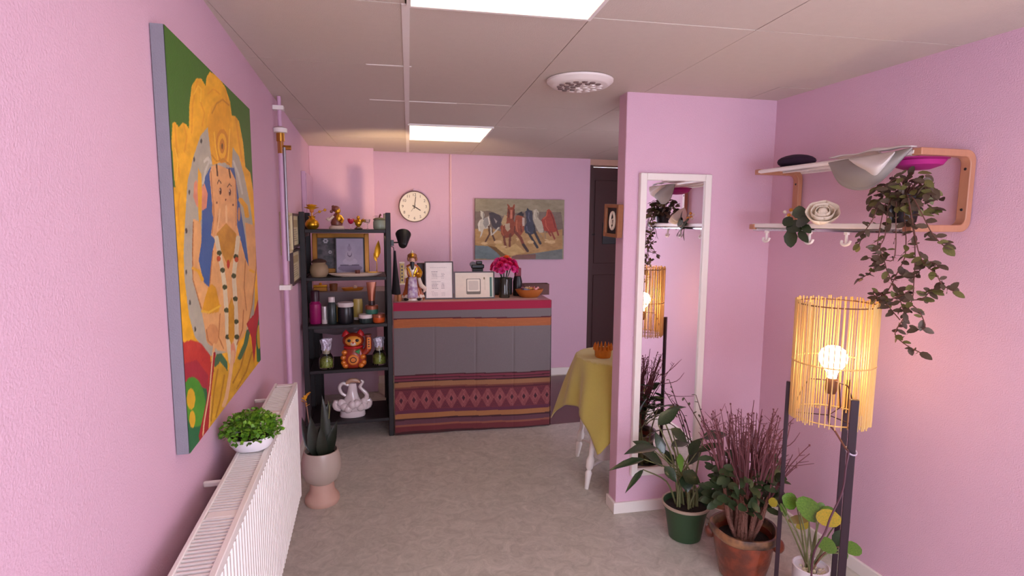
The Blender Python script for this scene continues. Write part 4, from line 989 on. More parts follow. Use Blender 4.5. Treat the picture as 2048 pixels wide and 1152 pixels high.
# deity statue
p = at(822, 600, Z=ZD); p.y = max(p.y, 4.02); p = at(822, 590, Y=4.04); p.z = ZD; p.x += .012
t = thing('deity_statue', 'standing bearded statue in white and gold robes with tall hat on the desk', 'statue', p, DA)
M['cerw'] = mat('cream_ceramic', (226, 208, 188), .22, coat=.5, var=.05); M['cero'] = mat('orange_brown_glaze', (168, 84, 44), .25, coat=.5, var=.15, vscale=40); M['flesh'] = mat('statue_flesh', (224, 176, 150), .35)
M['hat'] = mat('hat_gold_brown', (150, 96, 54), .35, metal=.3, var=.2, vscale=80)
obj('base', MB().lathe([(.001, 0), (.07, 0), (.072, .01), (.066, .018), (.001, .02)], 24, sy=.65), M['cerw'], t)
obj('robe', MB().lathe([(.001, .016), (.075, .016), (.078, .03), (.06, .08), (.048, .14), (.05, .19), (.055, .225), (.04, .25), (.02, .262), (.001, .265)], 28, sy=.62, wob=lambda a, z: 1+.05*math.cos(7*a)*max(0, 1-z/.2)), M['cero'], t)
obj('apron', MB().grid(lambda u, v: ((u-.5)*(.075-.02*v), -.052+.016*v-.008*math.cos((u-.5)*3), .022+.15*v), 10, 10), mat('apron_lilac_cream', (206, 190, 196), .3, col2=(150, 110, 150), vscale=45), t, thick=.006)
obj('chest', MB().lathe([(.03, .15), (.036, .18), (.042, .215), (.036, .24), (.018, .256), (.001, .258)], 20, c=(0, -.010, 0), sy=.62), M['cerw'], t)
for s in (-1, 1): obj('gold_lapel', MB().tube([(s*.032, -.028, .235), (s*.016, -.036, .20), (s*.008, -.036, .165)], [.008, .007, .006], 8), M['gold'], t)
obj('belt', MB().tube([(.042*math.cos(a), .030*math.sin(a)-.006, .158) for a in [2*PI*k/20 for k in range(21)]], .006, 8), M['gold'], t)
obj('hem', MB().lathe([(.07, .014), (.08, .02), (.079, .034), (.07, .045)], 28, sy=.64, wob=lambda a, z: 1+.05*math.cos(9*a), cap=False), M['cerw'], t)
for s in (-1, 1):
    obj('sleeve', MB().tube([(s*.036, -.004, .236), (s*.054, -.016, .20), (s*.046, -.042, .172)], [.013, .017, .014], 12, smooth=3), M['cerw'] if s < 0 else M['gold'], t)
    obj('boot', MB().ell((s*.045, -.03, .012), (.02, .024, .012), 10, 6), M['blackp'], t)
obj('sleeve_drape', MB().tube([(.045, -.04, .165), (.06, -.03, .11), (.086, -.025, .085), (.078, -.02, .06)], [.011, .017, .015, .006], 10, smooth=3), M['cerw'], t)
obj('head', MB().ell((0, -.01, .283), (.019, .02, .026), 14, 10), M['flesh'], t)
for s in (-1, 1): obj('eye', MB().ell((s*.007, -.028, .288), (.003, .002, .002), 6, 4), M['blackp'], t)
obj('nose', MB().ell((0, -.031, .281), (.003, .004, .005), 6, 4), M['flesh'], t)
obj('beard', MB().lathe([(.001, -.075), (.008, -.055), (.015, -.015), (.016, .004), (.001, .008)], 12, c=(0, -.031, .272), sy=.5), M['blackp'], t)
obj('hat', MB().ell((0, -.002, .318), (.034, .027, .022), 18, 10), M['hat'], t)
obj('hat_front', MB().ell((0, -.02, .322), (.014, .012, .016), 12, 8), M['gold'], t)
for s in (-1, 1): obj('hat_flap', MB().ell((s*.027, -.006, .297), (.009, .012, .018), 10, 7), M['hat'], t)
obj('hat_jewel', MB().lathe([(.012, .334), (.010, .346), (.005, .352), (.001, .36)], 12), M['cerw'], t)
sc = obj('scroll_plaque', MB().b6(-.087, -.057, -.052, -.042, .125, .27), M['yellow'], t, bevel=.003, label='cream gold vertical plaque')
for k in range(5): obj('plaque_mark', MB().b6(-.078, -.066, -.0535, -.052, .143+.024*k, .157+.024*k), M['darkfr'], sc)
obj('scroll_end', MB().tube([(-.09, -.047, .272), (-.054, -.047, .272)], .007, 8), M['cerw'], sc); obj('scroll_end', MB().tube([(-.09, -.047, .122), (-.054, -.047, .122)], .007, 8), M['cerw'], sc)
obj('ingot', MB().lathe([(.001, .0), (.018, .002), (.026, .014), (.012, .014), (.012, .022), (.001, .026)], 14, c=(.035, -.055, .18)), M['gold'], t)
p = at(796, 590, Y=4.0)
t = thing('small_candle', 'short wooden candle pot at the left end of the desk', 'candle', (p.x+.008, 4.0, ZD))
obj('holder', MB().lathe([(.001, 0), (.014, 0), (.014, .045), (.01, .048), (.001, .044)], 16), mat('candle_wood', (176, 112, 60), .5), t); obj('wick', MB().tube([(0, 0, .043), (.001, 0, .058)], .0015, 5), M['blackp'], t)
# dark box behind
p = at(868, 590, Y=4.30)
t = thing('dark_box', 'dark brown monitor-like box behind the statue and the price list', 'box', (p.x, 4.28, ZD), DA)
obj('panel', MB().b6(-.13, .13, -.02, .02, .03, .25), mat('dark_brown_shell', (52, 28, 32), .4), t, bevel=.006); obj('foot', MB().b6(-.08, .08, -.04, .04, 0, .03), M['blackp'], t, bevel=.004)
# price list and landscape sign
def sign(pxl, pxr, y, H, label, painter, nm):
    xl, xr = at(pxl, 570, Y=y).x, at(pxr, 570, Y=y).x; W = xr-xl
    t = thing(nm, label, 'sign', ((xl+xr)/2, y, ZD), DA)
    R = Matrix.Rotation(math.radians(-8), 3, 'X')
    fm = MB(); w = .009
    def bx_(m, x0, x1, z0, z1, y0=-.006, y1=.006): return m.box(R @ Vector(((x0+x1)/2, (y0+y1)/2, (z0+z1)/2))+Vector((0, 0, .001)), (x1-x0, y1-y0, z1-z0), R=R)
    bx_(fm, -W/2, -W/2+w, 0, H); bx_(fm, W/2-w, W/2, 0, H); bx_(fm, -W/2+w, W/2-w, 0, w); bx_(fm, -W/2+w, W/2-w, H-w, H)
    obj('frame', fm, M['darkfr'], t, smooth=False)
    obj('backing', bx_(MB(), -W/2+w, W/2-w, w, H-w, -.002, .004), M['darkfr'], t)
    obj('strut', MB().box((0, .045, H*.3), (.04, .004, H*.62), R=Matrix.Rotation(math.radians(16), 3, 'X')), M['darkfr'], t)
    m = MB().grid(lambda u, v: tuple(R @ Vector((-W/2+w+(W-2*w)*u, -.003, w+(H-2*w)*v))+Vector((0, 0, .001))), 130, 130)
    me = bpy.data.meshes.new('printed_sheet'); me.from_pydata(m.v, [], m.f); me.materials.append(PAPER); me.update()
    o = obj('printed_sheet', me, None, t)
    u = np.tile(np.linspace(0, 1, 131), 131); v = np.repeat(np.linspace(0, 1, 131), 131); set_paint(o, painter(u, v))
def menu(u, v):
    c = np.zeros((len(u), 3)); c[:] = (240, 230, 222); rs = np.random.RandomState(2)
    def line(a, b, y, h=.011, col=(150, 138, 138)):
        seg = np.sin(u*190+y*77)+np.sin(u*71+y*31)*.7
        c[(u > a) & (u < b) & (np.abs(v-y) < h*.5) & (seg > -1.0)] = col
    line(.16, .80, .862, .014, (150, 140, 140))
    line(.2, .44, .74, .014, (110, 100, 105))
    for k in range(5): line(.21, .43, .70-.036*k); line(.58, .68+.03*(k % 2), .70-.036*k)
    line(.2, .55, .462, .014, (110, 100, 105))
    for k in range(5): line(.21, .42+.04*(k % 3 == 1), .425-.038*k); line(.58, .70, .425-.038*k)
    line(.2, .30, .185, .014, (110, 100, 105))
    for k in range(3): line(.21, .44, .145-.038*k); line(.58, .73, .145-.038*k)
    return c
sign(850, 907, 4.045, .275, 'upright white price list in a thin dark frame on the desk', menu, 'price_list')
def wide(u, v):
    c = np.zeros((len(u), 3)); c[:] = (228, 216, 196); c[v < .93] = (226, 212, 190)
    def rr(x0, x1, y0, y1, col, r=.03):
        dx = np.maximum(np.maximum(x0+r-u, u-x1+r), 0); dy = np.maximum(np.maximum(y0+r*1.4-v, v-y1+r*1.4), 0)
        c[(u > x0) & (u < x1) & (v > y0) & (v < y1) & ((dx/r)**2+(dy/(r*1.4))**2 < 1)] = col
    rr(.29, .665, .13, .76, (118, 110, 96)); rr(.31, .645, .24, .735, (232, 220, 200)); rr(.35, .605, .30, .67, (206, 194, 176))
    c[(np.abs(u-.775) < .004) & (v > .30) & (v < .74)] = (176, 160, 120); c[inell(u, v, .76, .77, .02, .05)] = (120, 104, 70)
    c[(u > .905) & (u < .955) & (v > .02) & (v < .81)] = (70, 112, 98); c[(u > .955) & (u < .985) & (v < .81)] = (196, 206, 190)
    return c
sign(908.5, 989, 4.02, .2, 'wide white payment sign with a green stripe in a thin dark frame on the desk', wide, 'payment_sign')
p = at(955, 560, Y=4.25)
t = thing('black_camera', 'black camera-like gadget on a dark stand behind the payment sign', 'gadget', (p.x, 4.25, ZD), DA)
obj('stand', MB().b6(-.04, .04, -.03, .03, 0, .205), M['blackp'], t, bevel=.004)
obj('body', MB().b6(-.05, .05, -.025, .025, .205, .238), M['blackp'], t, bevel=.008); obj('hump', MB().b6(-.012, .035, -.02, .02, .238, .262), M['blackp'], t, bevel=.006)
obj('roll', MB().lathe([(.001, -.02), (.024, -.02), (.024, .02), (.001, .02)], 18, c=(-.035, 0, .235), M=Rx), mat('dark_grey_roll', (70, 50, 52), .4), t)
# vase of pink flowers
p = at(1010, 590, Y=4.03)
t = thing('flower_vase', 'dark glass vase with a dense bunch of hot pink flowers on the desk', 'vase', (p.x, 4.05, ZD))
obj('vase_body', MB().lathe([(.001, 0), (.04, 0), (.042, .008), (.036, .06), (.034, .11), (.038, .15), (.035, .15), (.03, .11), (.032, .06), (.036, .012), (.001, .01)], 24), mat('smoky_green_glass', (52, 54, 44), .12, coat=.5, alpha=.88), t)
M['pink'] = mat('hot_pink_petal', (226, 22, 94), .5, col2=(196, 16, 84), vscale=30); M['pink2'] = mat('rose_pink_petal', (232, 60, 120), .5, col2=(206, 60, 150), vscale=30); M['orangef'] = mat('orange_petal', (230, 104, 40), .5)
pet = []
def flower_mesh(m_):
    mb = MB(); rs = random.Random(4)
    for ring, (nn, el, L) in enumerate(((6, .2, 1), (5, .8, .9), (4, 1.8, .8))):
        for k in range(nn):
            a = 2*PI*(k+.5*ring)/nn; d = Vector((math.cos(a), math.sin(a), el)).normalized(); x = d.cross(Vector((0, 0, 1))).normalized(); z = x.cross(d)
            q = []
            for tt, w in ((0, .1), (.5, .5), (1, .38)):
                for s in (-1, 0, 1): q.append(d*tt*L+x*s*w*.9+z*(.15*abs(s)*w+.12*tt*tt))
            mb.add(q, [(0, 1, 4, 3), (1, 2, 5, 4), (3, 4, 7, 6), (4, 5, 8, 7)])
    return mb.mesh('flower_head', m_)
FM = [flower_mesh(M['pink']), flower_mesh(M['pink2']), flower_mesh(M['orangef'])]
rs = random.Random(11)
spots = []
for k in range(30):
    th = 2*PI*k*.618; ph = math.acos(1-1.25*(k+.5)/30)
    spots.append((.088*math.sin(ph)*math.cos(th), .07*math.sin(ph)*math.sin(th), .218+.068*math.cos(ph)))
spots.append((.01, -.02, .295))
for k, q in enumerate(spots):
    o = obj('flower_head', FM[2] if k == 30 else FM[rs.random() > .6], None, t, q)
    d = (Vector(q)-Vector((0, 0, .19))).normalized(); o.rotation_euler = Vector((0, 0, 1)).rotation_difference(d).to_euler(); s = rs.uniform(.026, .034) if k < 30 else .03; o.scale = (s, s, s)
stm = mat('dark_stem_green', (40, 56, 30), .6)
for k in range(9):
    a = k*.7; obj('flower_stem', MB().tube([(.012*math.cos(a), .012*math.sin(a), .02), (.02*math.cos(a), .02*math.sin(a), .14), (.05*math.cos(a), .05*math.sin(a), .22)], .003, 5), stm, t)
for k in range(7):
    a = k*.9+.3; leaf(t, 'lance', stm, (.02*math.cos(a), .02*math.sin(a), .145), (math.cos(a), math.sin(a), .1), .06, .025)
# black boxes behind the vase, bottle
p = at(1004, 580, Y=4.2)
t = thing('black_case', 'black case standing behind the flower vase', 'case', (p.x-.005, 4.21, ZD), DA)
obj('shell', MB().b6(-.075, .085, -.025, .025, .004, .135), mat('black_leather', (16, 14, 16), .6, bump=.2), t, bevel=.006); obj('base', MB().b6(-.07, .08, -.03, .03, 0, .004), M['chrome'], t)
p = at(1033, 560, Y=4.17)
t = thing('black_bottle', 'black bottle with a crimson top right of the flower vase', 'bottle', (p.x, 4.14, ZD))
obj('body', MB().lathe([(.001, 0), (.034, 0), (.036, .006), (.036, .11), (.026, .15), (.022, .152), (.001, .153)], 20), M['blackp'], t); obj('cap', MB().b6(-.022, .024, -.02, .02, .15, .215), mat('crimson_cap', (120, 18, 44), .4), t, bevel=.005)
# wooden bowl with sweets
p = at(1057, 592, Y=4.04)
BX, BY = p.x, 4.02
t = thing('wooden_bowl', 'oval wooden bowl of wrapped sweets at the right end of the desk', 'bowl', (BX, BY, ZD), DA)
obj('bowl', MB().lathe([(.001, 0), (.06, 0), (.072, .008), (.098, .04), (.108, .062), (.104, .062), (.094, .042), (.068, .014), (.001, .01)], 36, sy=.62), mat('bowl_wood', (170, 98, 44), .35, var=.2, vscale=12), t)
obj('inside_wood', MB().lathe([(.001, .012), (.09, .036)], 24, sy=.6), M['wood'], t)
cm_ = [mat('sweet_rose', (190, 110, 110), .3), mat('sweet_cream', (224, 196, 160), .3), mat('sweet_gold', (206, 150, 70), .3), mat('sweet_white', (226, 216, 206), .35), mat('sweet_mauve', (150, 92, 110), .3), mat('sweet_pink', (230, 160, 160), .3), mat('sweet_brown', (120, 70, 44), .3), mat('sweet_blue', (120, 126, 150), .3)]
sws = [MB().add(*(lambda m: (m.v, m.f))(MB().ell((0, 0, 0), (.017, .010, .009), 10, 6).lathe([(.002, .015), (.010, .026), (.001, .0262)], 8, M=Matrix.Rotation(PI/2, 3, 'Y')).lathe([(.002, -.015), (.010, -.026), (.001, -.0262)], 8, M=Matrix.Rotation(PI/2, 3, 'Y')))).mesh('wrapped_sweet', c) for c in cm_]
rs = random.Random(5)
for k in range(8):
    a = k*2.4; r = .015+.06*(k/8); h = .060+.012*(1-k/8)
    o = obj('wrapped_sweet', sws[k], None, None, (BX+r*math.cos(a)*1.1, BY+r*math.sin(a)*.6, ZD+h), (rs.uniform(-.3, .3), rs.uniform(-.3, .3), rs.uniform(0, 3)))
    tag(o, ['rose coloured', 'cream', 'golden', 'white', 'mauve', 'pale pink', 'brown', 'blue-grey'][k]+' wrapped sweet heaped in the wooden bowl', 'sweet', 'wrapped sweets in the wooden bowl')
p = at(1075, 580, Y=4.2)
t = thing('dark_basket', 'shallow dark brown box behind the wooden bowl', 'box', (p.x-.02, 4.19, ZD), DA)
mbx = MB()
for a in ((-.1, .1, -.045, -.04, 0, .085), (-.1, .1, .04, .045, 0, .085), (-.1, -.095, -.04, .04, 0, .085), (.095, .1, -.04, .04, 0, .085), (-.095, .095, -.04, .04, 0, .006)): mbx.b6(*a)
obj('box', mbx, mat('dark_cane', (88, 44, 36), .5), t, smooth=False)

# ------------------------------------------------------------------ partition: mirror, small frame
ml, mr_ = atp(1271, 650, -.02), atp(1409, 650, -.02)
MZ0, MZ1 = .205, 1.752
MW_ = (mr_-ml).length; mcen = pw((PR3.transposed() @ ((ml+mr_)/2-PVT)).x, 0, MZ0)
t = thing('wall_mirror', 'tall narrow white-framed mirror on the partition wall', 'mirror', mcen, PA)
W, H, w = MW_, MZ1-MZ0, .034
for s in (-1, 1): obj('frame_side', MB().b6(min(s*W/2, s*(W/2-w)), max(s*W/2, s*(W/2-w)), -.03, -.002, 0, H), M['white'], t, bevel=.003)
for z in (0, H-w): obj('frame_rail', MB().b6(-W/2+w, W/2-w, -.03, -.002, z, z+w), M['white'], t, bevel=.003)
gm = bpy.data.materials.new('mirror_glass'); gm.use_nodes = True; b = gm.node_tree.nodes['Principled BSDF']; b.inputs['Metallic'].default_value = 1; b.inputs['Roughness'].default_value = .015; b.inputs['Base Color'].default_value = (.90, .89, .93, 1)
obj('mirror_glass', MB().b6(-W/2+w-.004, W/2-w+.004, -.018, -.010, w-.004, H-w+.004), gm, t, smooth=False)
t = thing('crooked_picture', 'little crooked wooden frame on the end of the partition', 'picture frame', (PX0-.0135, 2.615, 1.52))
RM = Matrix.Rotation(math.radians(3), 3, 'X') @ Matrix.Rotation(math.radians(8), 3, 'Z')
def rb(m, x0, x1, y0, y1, z0, z1): return m.box(RM @ Vector(((x0+x1)/2, (y0+y1)/2, (z0+z1)/2)), (x1-x0, y1-y0, z1-z0), R=RM)
WY, WZ, w = .066, .082, .018
sw_ = mat('walnut_frame', (142, 90, 56), .45, var=.2, vscale=14, stretch=(1, 1, 5))
for a in ((-.03, .0, -WY, -WY+w, -WZ, WZ), (-.03, .0, WY-w, WY, -WZ, WZ)): obj('frame_side', rb(MB(), *a), sw_, t, bevel=.003)
for a in ((-.03, .0, -WY+w, WY-w, -WZ, -WZ+w), (-.03, .0, -WY+w, WY-w, WZ-w, WZ)): obj('frame_rail', rb(MB(), *a), sw_, t, bevel=.003)
obj('picture', rb(MB(), -.017, -.012, -WY+w, WY-w, -WZ+w, WZ-w), M['blackp'], t)
wm = MB()
ring = [(.020*math.cos(a), .042*math.sin(a)) for a in [2*PI*k/20 for k in range(21)]]
wm.tube([RM @ Vector((-.019, a, b)) for a, b in ring], .007, 8); wm.tube([RM @ Vector((-.019, a, b)) for a, b in ((-.012, .01), (.006, .004), (.002, -.02))], .005, 7)
obj('pale_motif', wm, mat('bone_white', (226, 212, 190), .5), t)
t = thing('dark_notice', 'black rectangular board on the dark door beyond the partition', 'board', (2.50, 5.395, 1.30))
obj('board', MB().b6(-.12, .12, 0, .006, 0, .22), M['blackp'], t, bevel=.003)

# ------------------------------------------------------------------ round table with lime cloth
TC = Vector((1.475, 3.03, 0)); TR, TZ = .265, .715
t = thing('round_table', 'small round white table with turned legs behind the partition', 'table', TC)
obj('table_top', MB().lathe([(.001, TZ-.025), (TR-.006, TZ-.025), (TR-.004, TZ-.004), (.001, TZ-.004)], 40), M['white'], t)
lpr = [(.001, 0), (.011, 0), (.016, .05), (.02, .09), (.012, .105), (.022, .12), (.024, .16), (.014, .185), (.016, .22), (.022, .30), (.02, .45), (.014, .62), (.02, .69), (.001, .69)]
for k in range(4):
    a = math.radians(214+90*k); tp = Vector((.19*math.cos(a), .19*math.sin(a), .69)); bt = Vector((.34*math.cos(a), .34*math.sin(a), 0)) if k == 0 else Vector((.30*math.cos(a), .30*math.sin(a), 0))
    d = (tp-bt); M3 = Vector((0, 0, 1)).rotation_difference(d).to_matrix(); sc_ = d.length/.69
    obj('leg', MB().lathe([(r, z*sc_) for r, z in lpr], 16, c=bt, M=M3), M['white'], t)
strr = MB()
for k in range(2):
    a = math.radians(214+90*k); strr.tube([(.30*math.cos(a)*.98, .30*math.sin(a)*.98, .12), (-.27*math.cos(a), -.27*math.sin(a), .12)], .009, 8)
obj('stretcher', strr, M['white'], t)
sp_ = TC+Vector((-.135, -.085, .13))
# lime cloth: a square cloth, corners towards the left and the front
ct = thing('lime_tablecloth', 'lime yellow cloth hanging in points over the small round table', 'tablecloth', TC)
def lime(u, v):
    a = 2*PI*u; half = .555
    aa = a-math.radians(5)
    s = half/max(abs(math.cos(aa)), abs(math.sin(aa))); s = half+(s-half)*.88
    rr = s*v
    if rr <= TR: return (rr*math.cos(a), rr*math.sin(a), TZ+.002)
    dr = rr-TR
    k = math.cos(aa*4)   # -1 at corners
    fold = .5-.5*k
    out = TR+.004+(.03+.09*fold)*(dr/.35)**.9+.012*math.sin(a*11)*min(1, dr*5)
    return (out*math.cos(a), out*math.sin(a), TZ+.002-dr*(.985-.04*fold))
obj('cloth', MB().grid(lime, 160, 40), mat('lime_cloth', (188, 172, 84), .85, var=.05, vscale=60, bump=.12, bscale=300, sheen=.3), ct, thick=.003)
p = at(1199, 716, Z=TZ+.004)
t = thing('crown_holder', 'amber crown-shaped candle holder on the lime cloth', 'candle holder', p+Vector((.03, .02, 0)))
am = mat('amber_glass', (190, 106, 30), .2, coat=.4, var=.25, vscale=60)
obj('cup', MB().lathe([(.001, 0), (.044, 0), (.048, .01), (.052, .05), (.048, .05), (.043, .012), (.001, .008)], 28), am, t)
for k in range(14):
    a = 2*PI*k/14; obj('spike', MB().lathe([(.009, .045), (.009, .062), (.001, .085)], 6, c=(.05*math.cos(a), .05*math.sin(a), 0)), am, t)
M['leafdark'] = mat('dark_green_leaf', (44, 62, 34), .4, col2=(30, 46, 26), vscale=25, coat=.2)
t = thing('potted_plant', 'small white pot with a dark plant on the shelf bar under the lime-clothed table', 'potted plant', sp_)
obj('pot', MB().lathe([(.001, 0), (.05, 0), (.054, .004), (.068, .115), (.074, .118), (.074, .128), (.064, .128), (.05, .012), (.001, .008)], 26), M['white'], t)
obj('soil', MB().lathe([(.001, .115), (.062, .112)], 20), M['soil'], t)
for k in range(9):
    a = k*.7+.2; leaf(t, 'oval', M['leafdark'], (.02*math.cos(a), .02*math.sin(a), .112), (math.cos(a)*.7, math.sin(a)*.7, .8), .09, .04)

# ------------------------------------------------------------------ pots by the partition
def pot_lathe(prof, n=36, wob=None): return MB().lathe(prof, n, wob=wob)
def in_px(pt_list, s, ox, oy): return [(ox+a/s, oy+b/s) for a, b in pt_list]
M['leafgreen'] = mat('glossy_deep_green_leaf', (30, 48, 28), .3, col2=(46, 66, 36), vscale=16, coat=.3)
M['leaffresh'] = mat('fresh_green_leaf', (84, 124, 40), .4)
M['stemgreen'] = mat('pale_green_stem', (110, 112, 70), .6, var=.15)
GP = Vector((1.47, 2.268, 0))
t = thing('potted_plant', 'dark long-leaved plant in a green plastic pot below the mirror', 'potted plant', GP)
obj('pot', pot_lathe([(.001, 0), (.07, 0), (.075, .004), (.094, .12), (.104, .158), (.111, .16), (.112, .172), (.106, .174), (.098, .15), (.001, .145)]), mat('green_plastic_pot', (50, 76, 48), .45, var=.05), t)
obj('rim', MB().lathe([(.1125, .165), (.114, .168), (.114, .177), (.107, .178), (.105, .17), (.1125, .165)], 36, cap=False), mat('beige_pot_rim', (176, 156, 136), .5), t)
obj('soil', MB().lathe([(.001, .158), (.06, .156), (.1, .15)], 24), M['soil'], t)
LV = [((310, 345), (412, 255), 62, -.03), ((330, 290), (460, 232), 26, .05), ((305, 470), (150, 472), 60, -.08), ((235, 530), (75, 562), 34, -.12), ((230, 585), (145, 685), 26, -.12),
      ((380, 365), (470, 435), 52, -.05), ((550, 418), (683, 378), 58, .02), ((515, 492), (655, 432), 34, .0), ((475, 505), (532, 418), 52, -.04), ((335, 565), (230, 470), 60, -.04),
      ((345, 565), (408, 645), 48, -.08), ((440, 598), (535, 655), 66, -.08), ((425, 500), (432, 585), 30, -.10), ((290, 485), (185, 428), 46, .06), ((380, 460), (480, 425), 46, .04),
      ((455, 610), (470, 700), 64, -.06), ((540, 660), (550, 760), 38, -.02), ((480, 690), (515, 760), 40, .03), ((340, 500), (300, 390), 44, .05), ((395, 560), (340, 470), 38, .08), ((470, 560), (540, 470), 40, .07)]
def pxy(q, dy, Y): return at(1200+q[0]/2.666, 720+q[1]/2.666, Y=Y+dy)
for k, (a, b, w, dy) in enumerate(LV):
    A = pxy(a, dy*.6, GP.y); B = pxy(b, dy*1.3, GP.y); d = B-A; W = w/2.666*mpp(A)*1.25
    up = (Vector(CAM)-A).normalized()+Vector((0, 0, .8))+rv(.25)
    leaf(t, 'lance', M['leaffresh'] if k == 12 else M['leafgreen'], A-GP, d, d.length*1.05, W, up)
    root = Vector((random.uniform(-.05, .05), random.uniform(-.04, .04), .155)); Al = A-GP
    obj('stem', MB().tube([root, root+Vector((Al.x*.25, Al.y*.25, (Al.z-.155)*.55)), Al], [.005, .004, .0025], 6, smooth=4), M['stemgreen'], t)
# low white planter behind, with thin twigs
WP = Vector((1.765, 2.385, 0))
t = thing('potted_plant', 'thin twiggy plant in a low white planter behind the terracotta pot', 'potted plant', WP)
obj('planter', MB().lathe([(.001, 0), (.085, 0), (.09, .004), (.108, .07), (.11, .085), (.103, .085), (.1, .07), (.001, .065)], 32), M['white'], t)
obj('soil', MB().lathe([(.001, .078), (.1, .074)], 24), mat('light_bark_mulch', (130, 92, 64), .9, var=.4, vscale=50, bump=.8), t)
twm = mat('reddish_twig', (96, 58, 56), .7); twl = mat('dull_olive_leaf', (74, 74, 50), .6)
for k, pts in enumerate(([(1440, 1000), (1425, 930), (1405, 860), (1368, 795)], [(1445, 1000), (1430, 920), (1410, 850), (1392, 790)], [(1450, 1005), (1440, 930), (1425, 870), (1400, 835)], [(1455, 1005), (1470, 960), (1420, 905), (1380, 880)], [(1440, 1005), (1424, 985), (1404, 965)])):
    w3 = [at(x, y, Y=2.385-.03*k*.3)-WP for x, y in pts]
    obj('twig', MB().tube(w3, [.004, .003, .0025, .0015][:len(w3)] if len(w3) < 5 else .003, 6, smooth=4), twm, t)
    for i in range(1, len(w3)):
        for s in range(3):
            q = w3[i]*(1-s*.25)+w3[i-1]*(s*.25); leaf(t, 'oval', twl, q, rv()+Vector((0, 0, .3)), .022, .012)
# terracotta pot with the thorny plant
TP = Vector((1.548, 1.945, 0))
t = thing('potted_plant', 'thorny bushy plant with bare twigs in a big brown glazed pot', 'potted plant', TP)
tm_ = mat('brown_mottled_glaze', (136, 62, 38), .3, col2=(96, 44, 30), vscale=18, coat=.4, bump=.25, bscale=40)
obj('pot', pot_lathe([(.001, 0), (.085, 0), (.092, .006), (.112, .09), (.124, .17), (.126, .19), (.115, .19), (.11, .16), (.001, .15)]), tm_, t)
obj('rim', MB().lathe([(.123, .178), (.136, .19), (.14, .208), (.136, .222), (.126, .222), (.118, .205), (.116, .185), (.123, .178)], 40, wob=lambda a, z: 1+.025*math.cos(5*a), cap=False), mat('dark_rim_glaze', (60, 42, 34), .3, col2=(150, 106, 70), vscale=14, coat=.4), t)
for s in (-1, 1): obj('lug', MB().ell((s*.135*.75, s*-.135*.66, .165), (.026, .026, .032)), tm_, t)
obj('soil', MB().lathe([(.001, .175), (.06, .172), (.118, .162)], 24), M['soil'], t)
thm = mat('thorny_brown_stem', (118, 76, 62), .8, var=.2, vscale=30, bump=.9, bscale=120); tw2 = mat('purple_brown_twig', (110, 62, 66), .75)
rs = random.Random(21)
tops = []
for k in range(22):
    a = 2*PI*k*.382+rs.uniform(-.2, .2); sp = rs.uniform(.25, 1.05)
    b0 = Vector((.035*math.cos(a), .035*math.sin(a), .165)); m1 = Vector((.075*sp*math.cos(a), .075*sp*math.sin(a), .27)); t1 = Vector((.105*sp*math.cos(a)+.0, .105*sp*math.sin(a), rs.uniform(.36, .45)))
    obj('thorny_stem', MB().tube([b0, m1, t1], [.0085, .0095, .006], 8, smooth=4), thm, t); tops.append((m1, t1, a, sp))
tg = MB()
for m1, t1, a, sp in tops:
    for j in range(6):
        an = a+rs.uniform(-.9, .9); L = rs.uniform(.15, .34); spread = rs.uniform(.12, .62)*(sp if j < 5 else 1.0)
        e = t1+Vector((math.cos(an)*L*spread, math.sin(an)*L*spread*.8, L*(1-.35*spread)))
        mid = (t1+e)/2+Vector((rs.uniform(-.01, .01), rs.uniform(-.01, .01), rs.uniform(0, .02)))
        tg.tube([t1-Vector((0, 0, .03)), mid, e], [.0035, .0024, .0014], 5, smooth=2)
        for q in range(2):
            f_ = rs.uniform(.4, .95); s_ = mid.lerp(e, f_); tg.tube([s_, s_+Vector((rs.uniform(-.03, .03), rs.uniform(-.03, .03), rs.uniform(.005, .035)))], [.0016, .0009], 4)
        if rs.random() < .5: tg.ell(e, (.004, .004, .005), 6, 4)
for q in ([(1548, 925), (1580, 932), (1628, 927)], [(1545, 900), (1580, 890), (1600, 865)], [(1545, 880), (1575, 850), (1595, 828)]):
    w3 = [at(x, y, Y=1.99)-TP for x, y in q]; tg.tube(w3, [.003, .002, .001], 5, smooth=3)
o = obj('twigs', tg, tw2, t); o['kind'] = 'stuff'
M['leafolive'] = mat('olive_green_leaf', (54, 70, 38), .5, col2=(40, 54, 30), vscale=25)
for k in range(200):
    a = rs.uniform(0, 2*PI); r = rs.uniform(.04, .145); z = rs.uniform(.36, .50)
    if k % 4 == 0: z = rs.uniform(.31, .38)
    leaf(t, 'oval', M['leafolive'], (r*math.cos(a), r*math.sin(a), z), (math.cos(a)+rs.uniform(-.6, .6), math.sin(a)+rs.uniform(-.6, .6), rs.uniform(-.3, .8)), rs.uniform(.04, .066), rs.uniform(.024, .038), up=(rs.uniform(-.6, .6), -.8, 1))
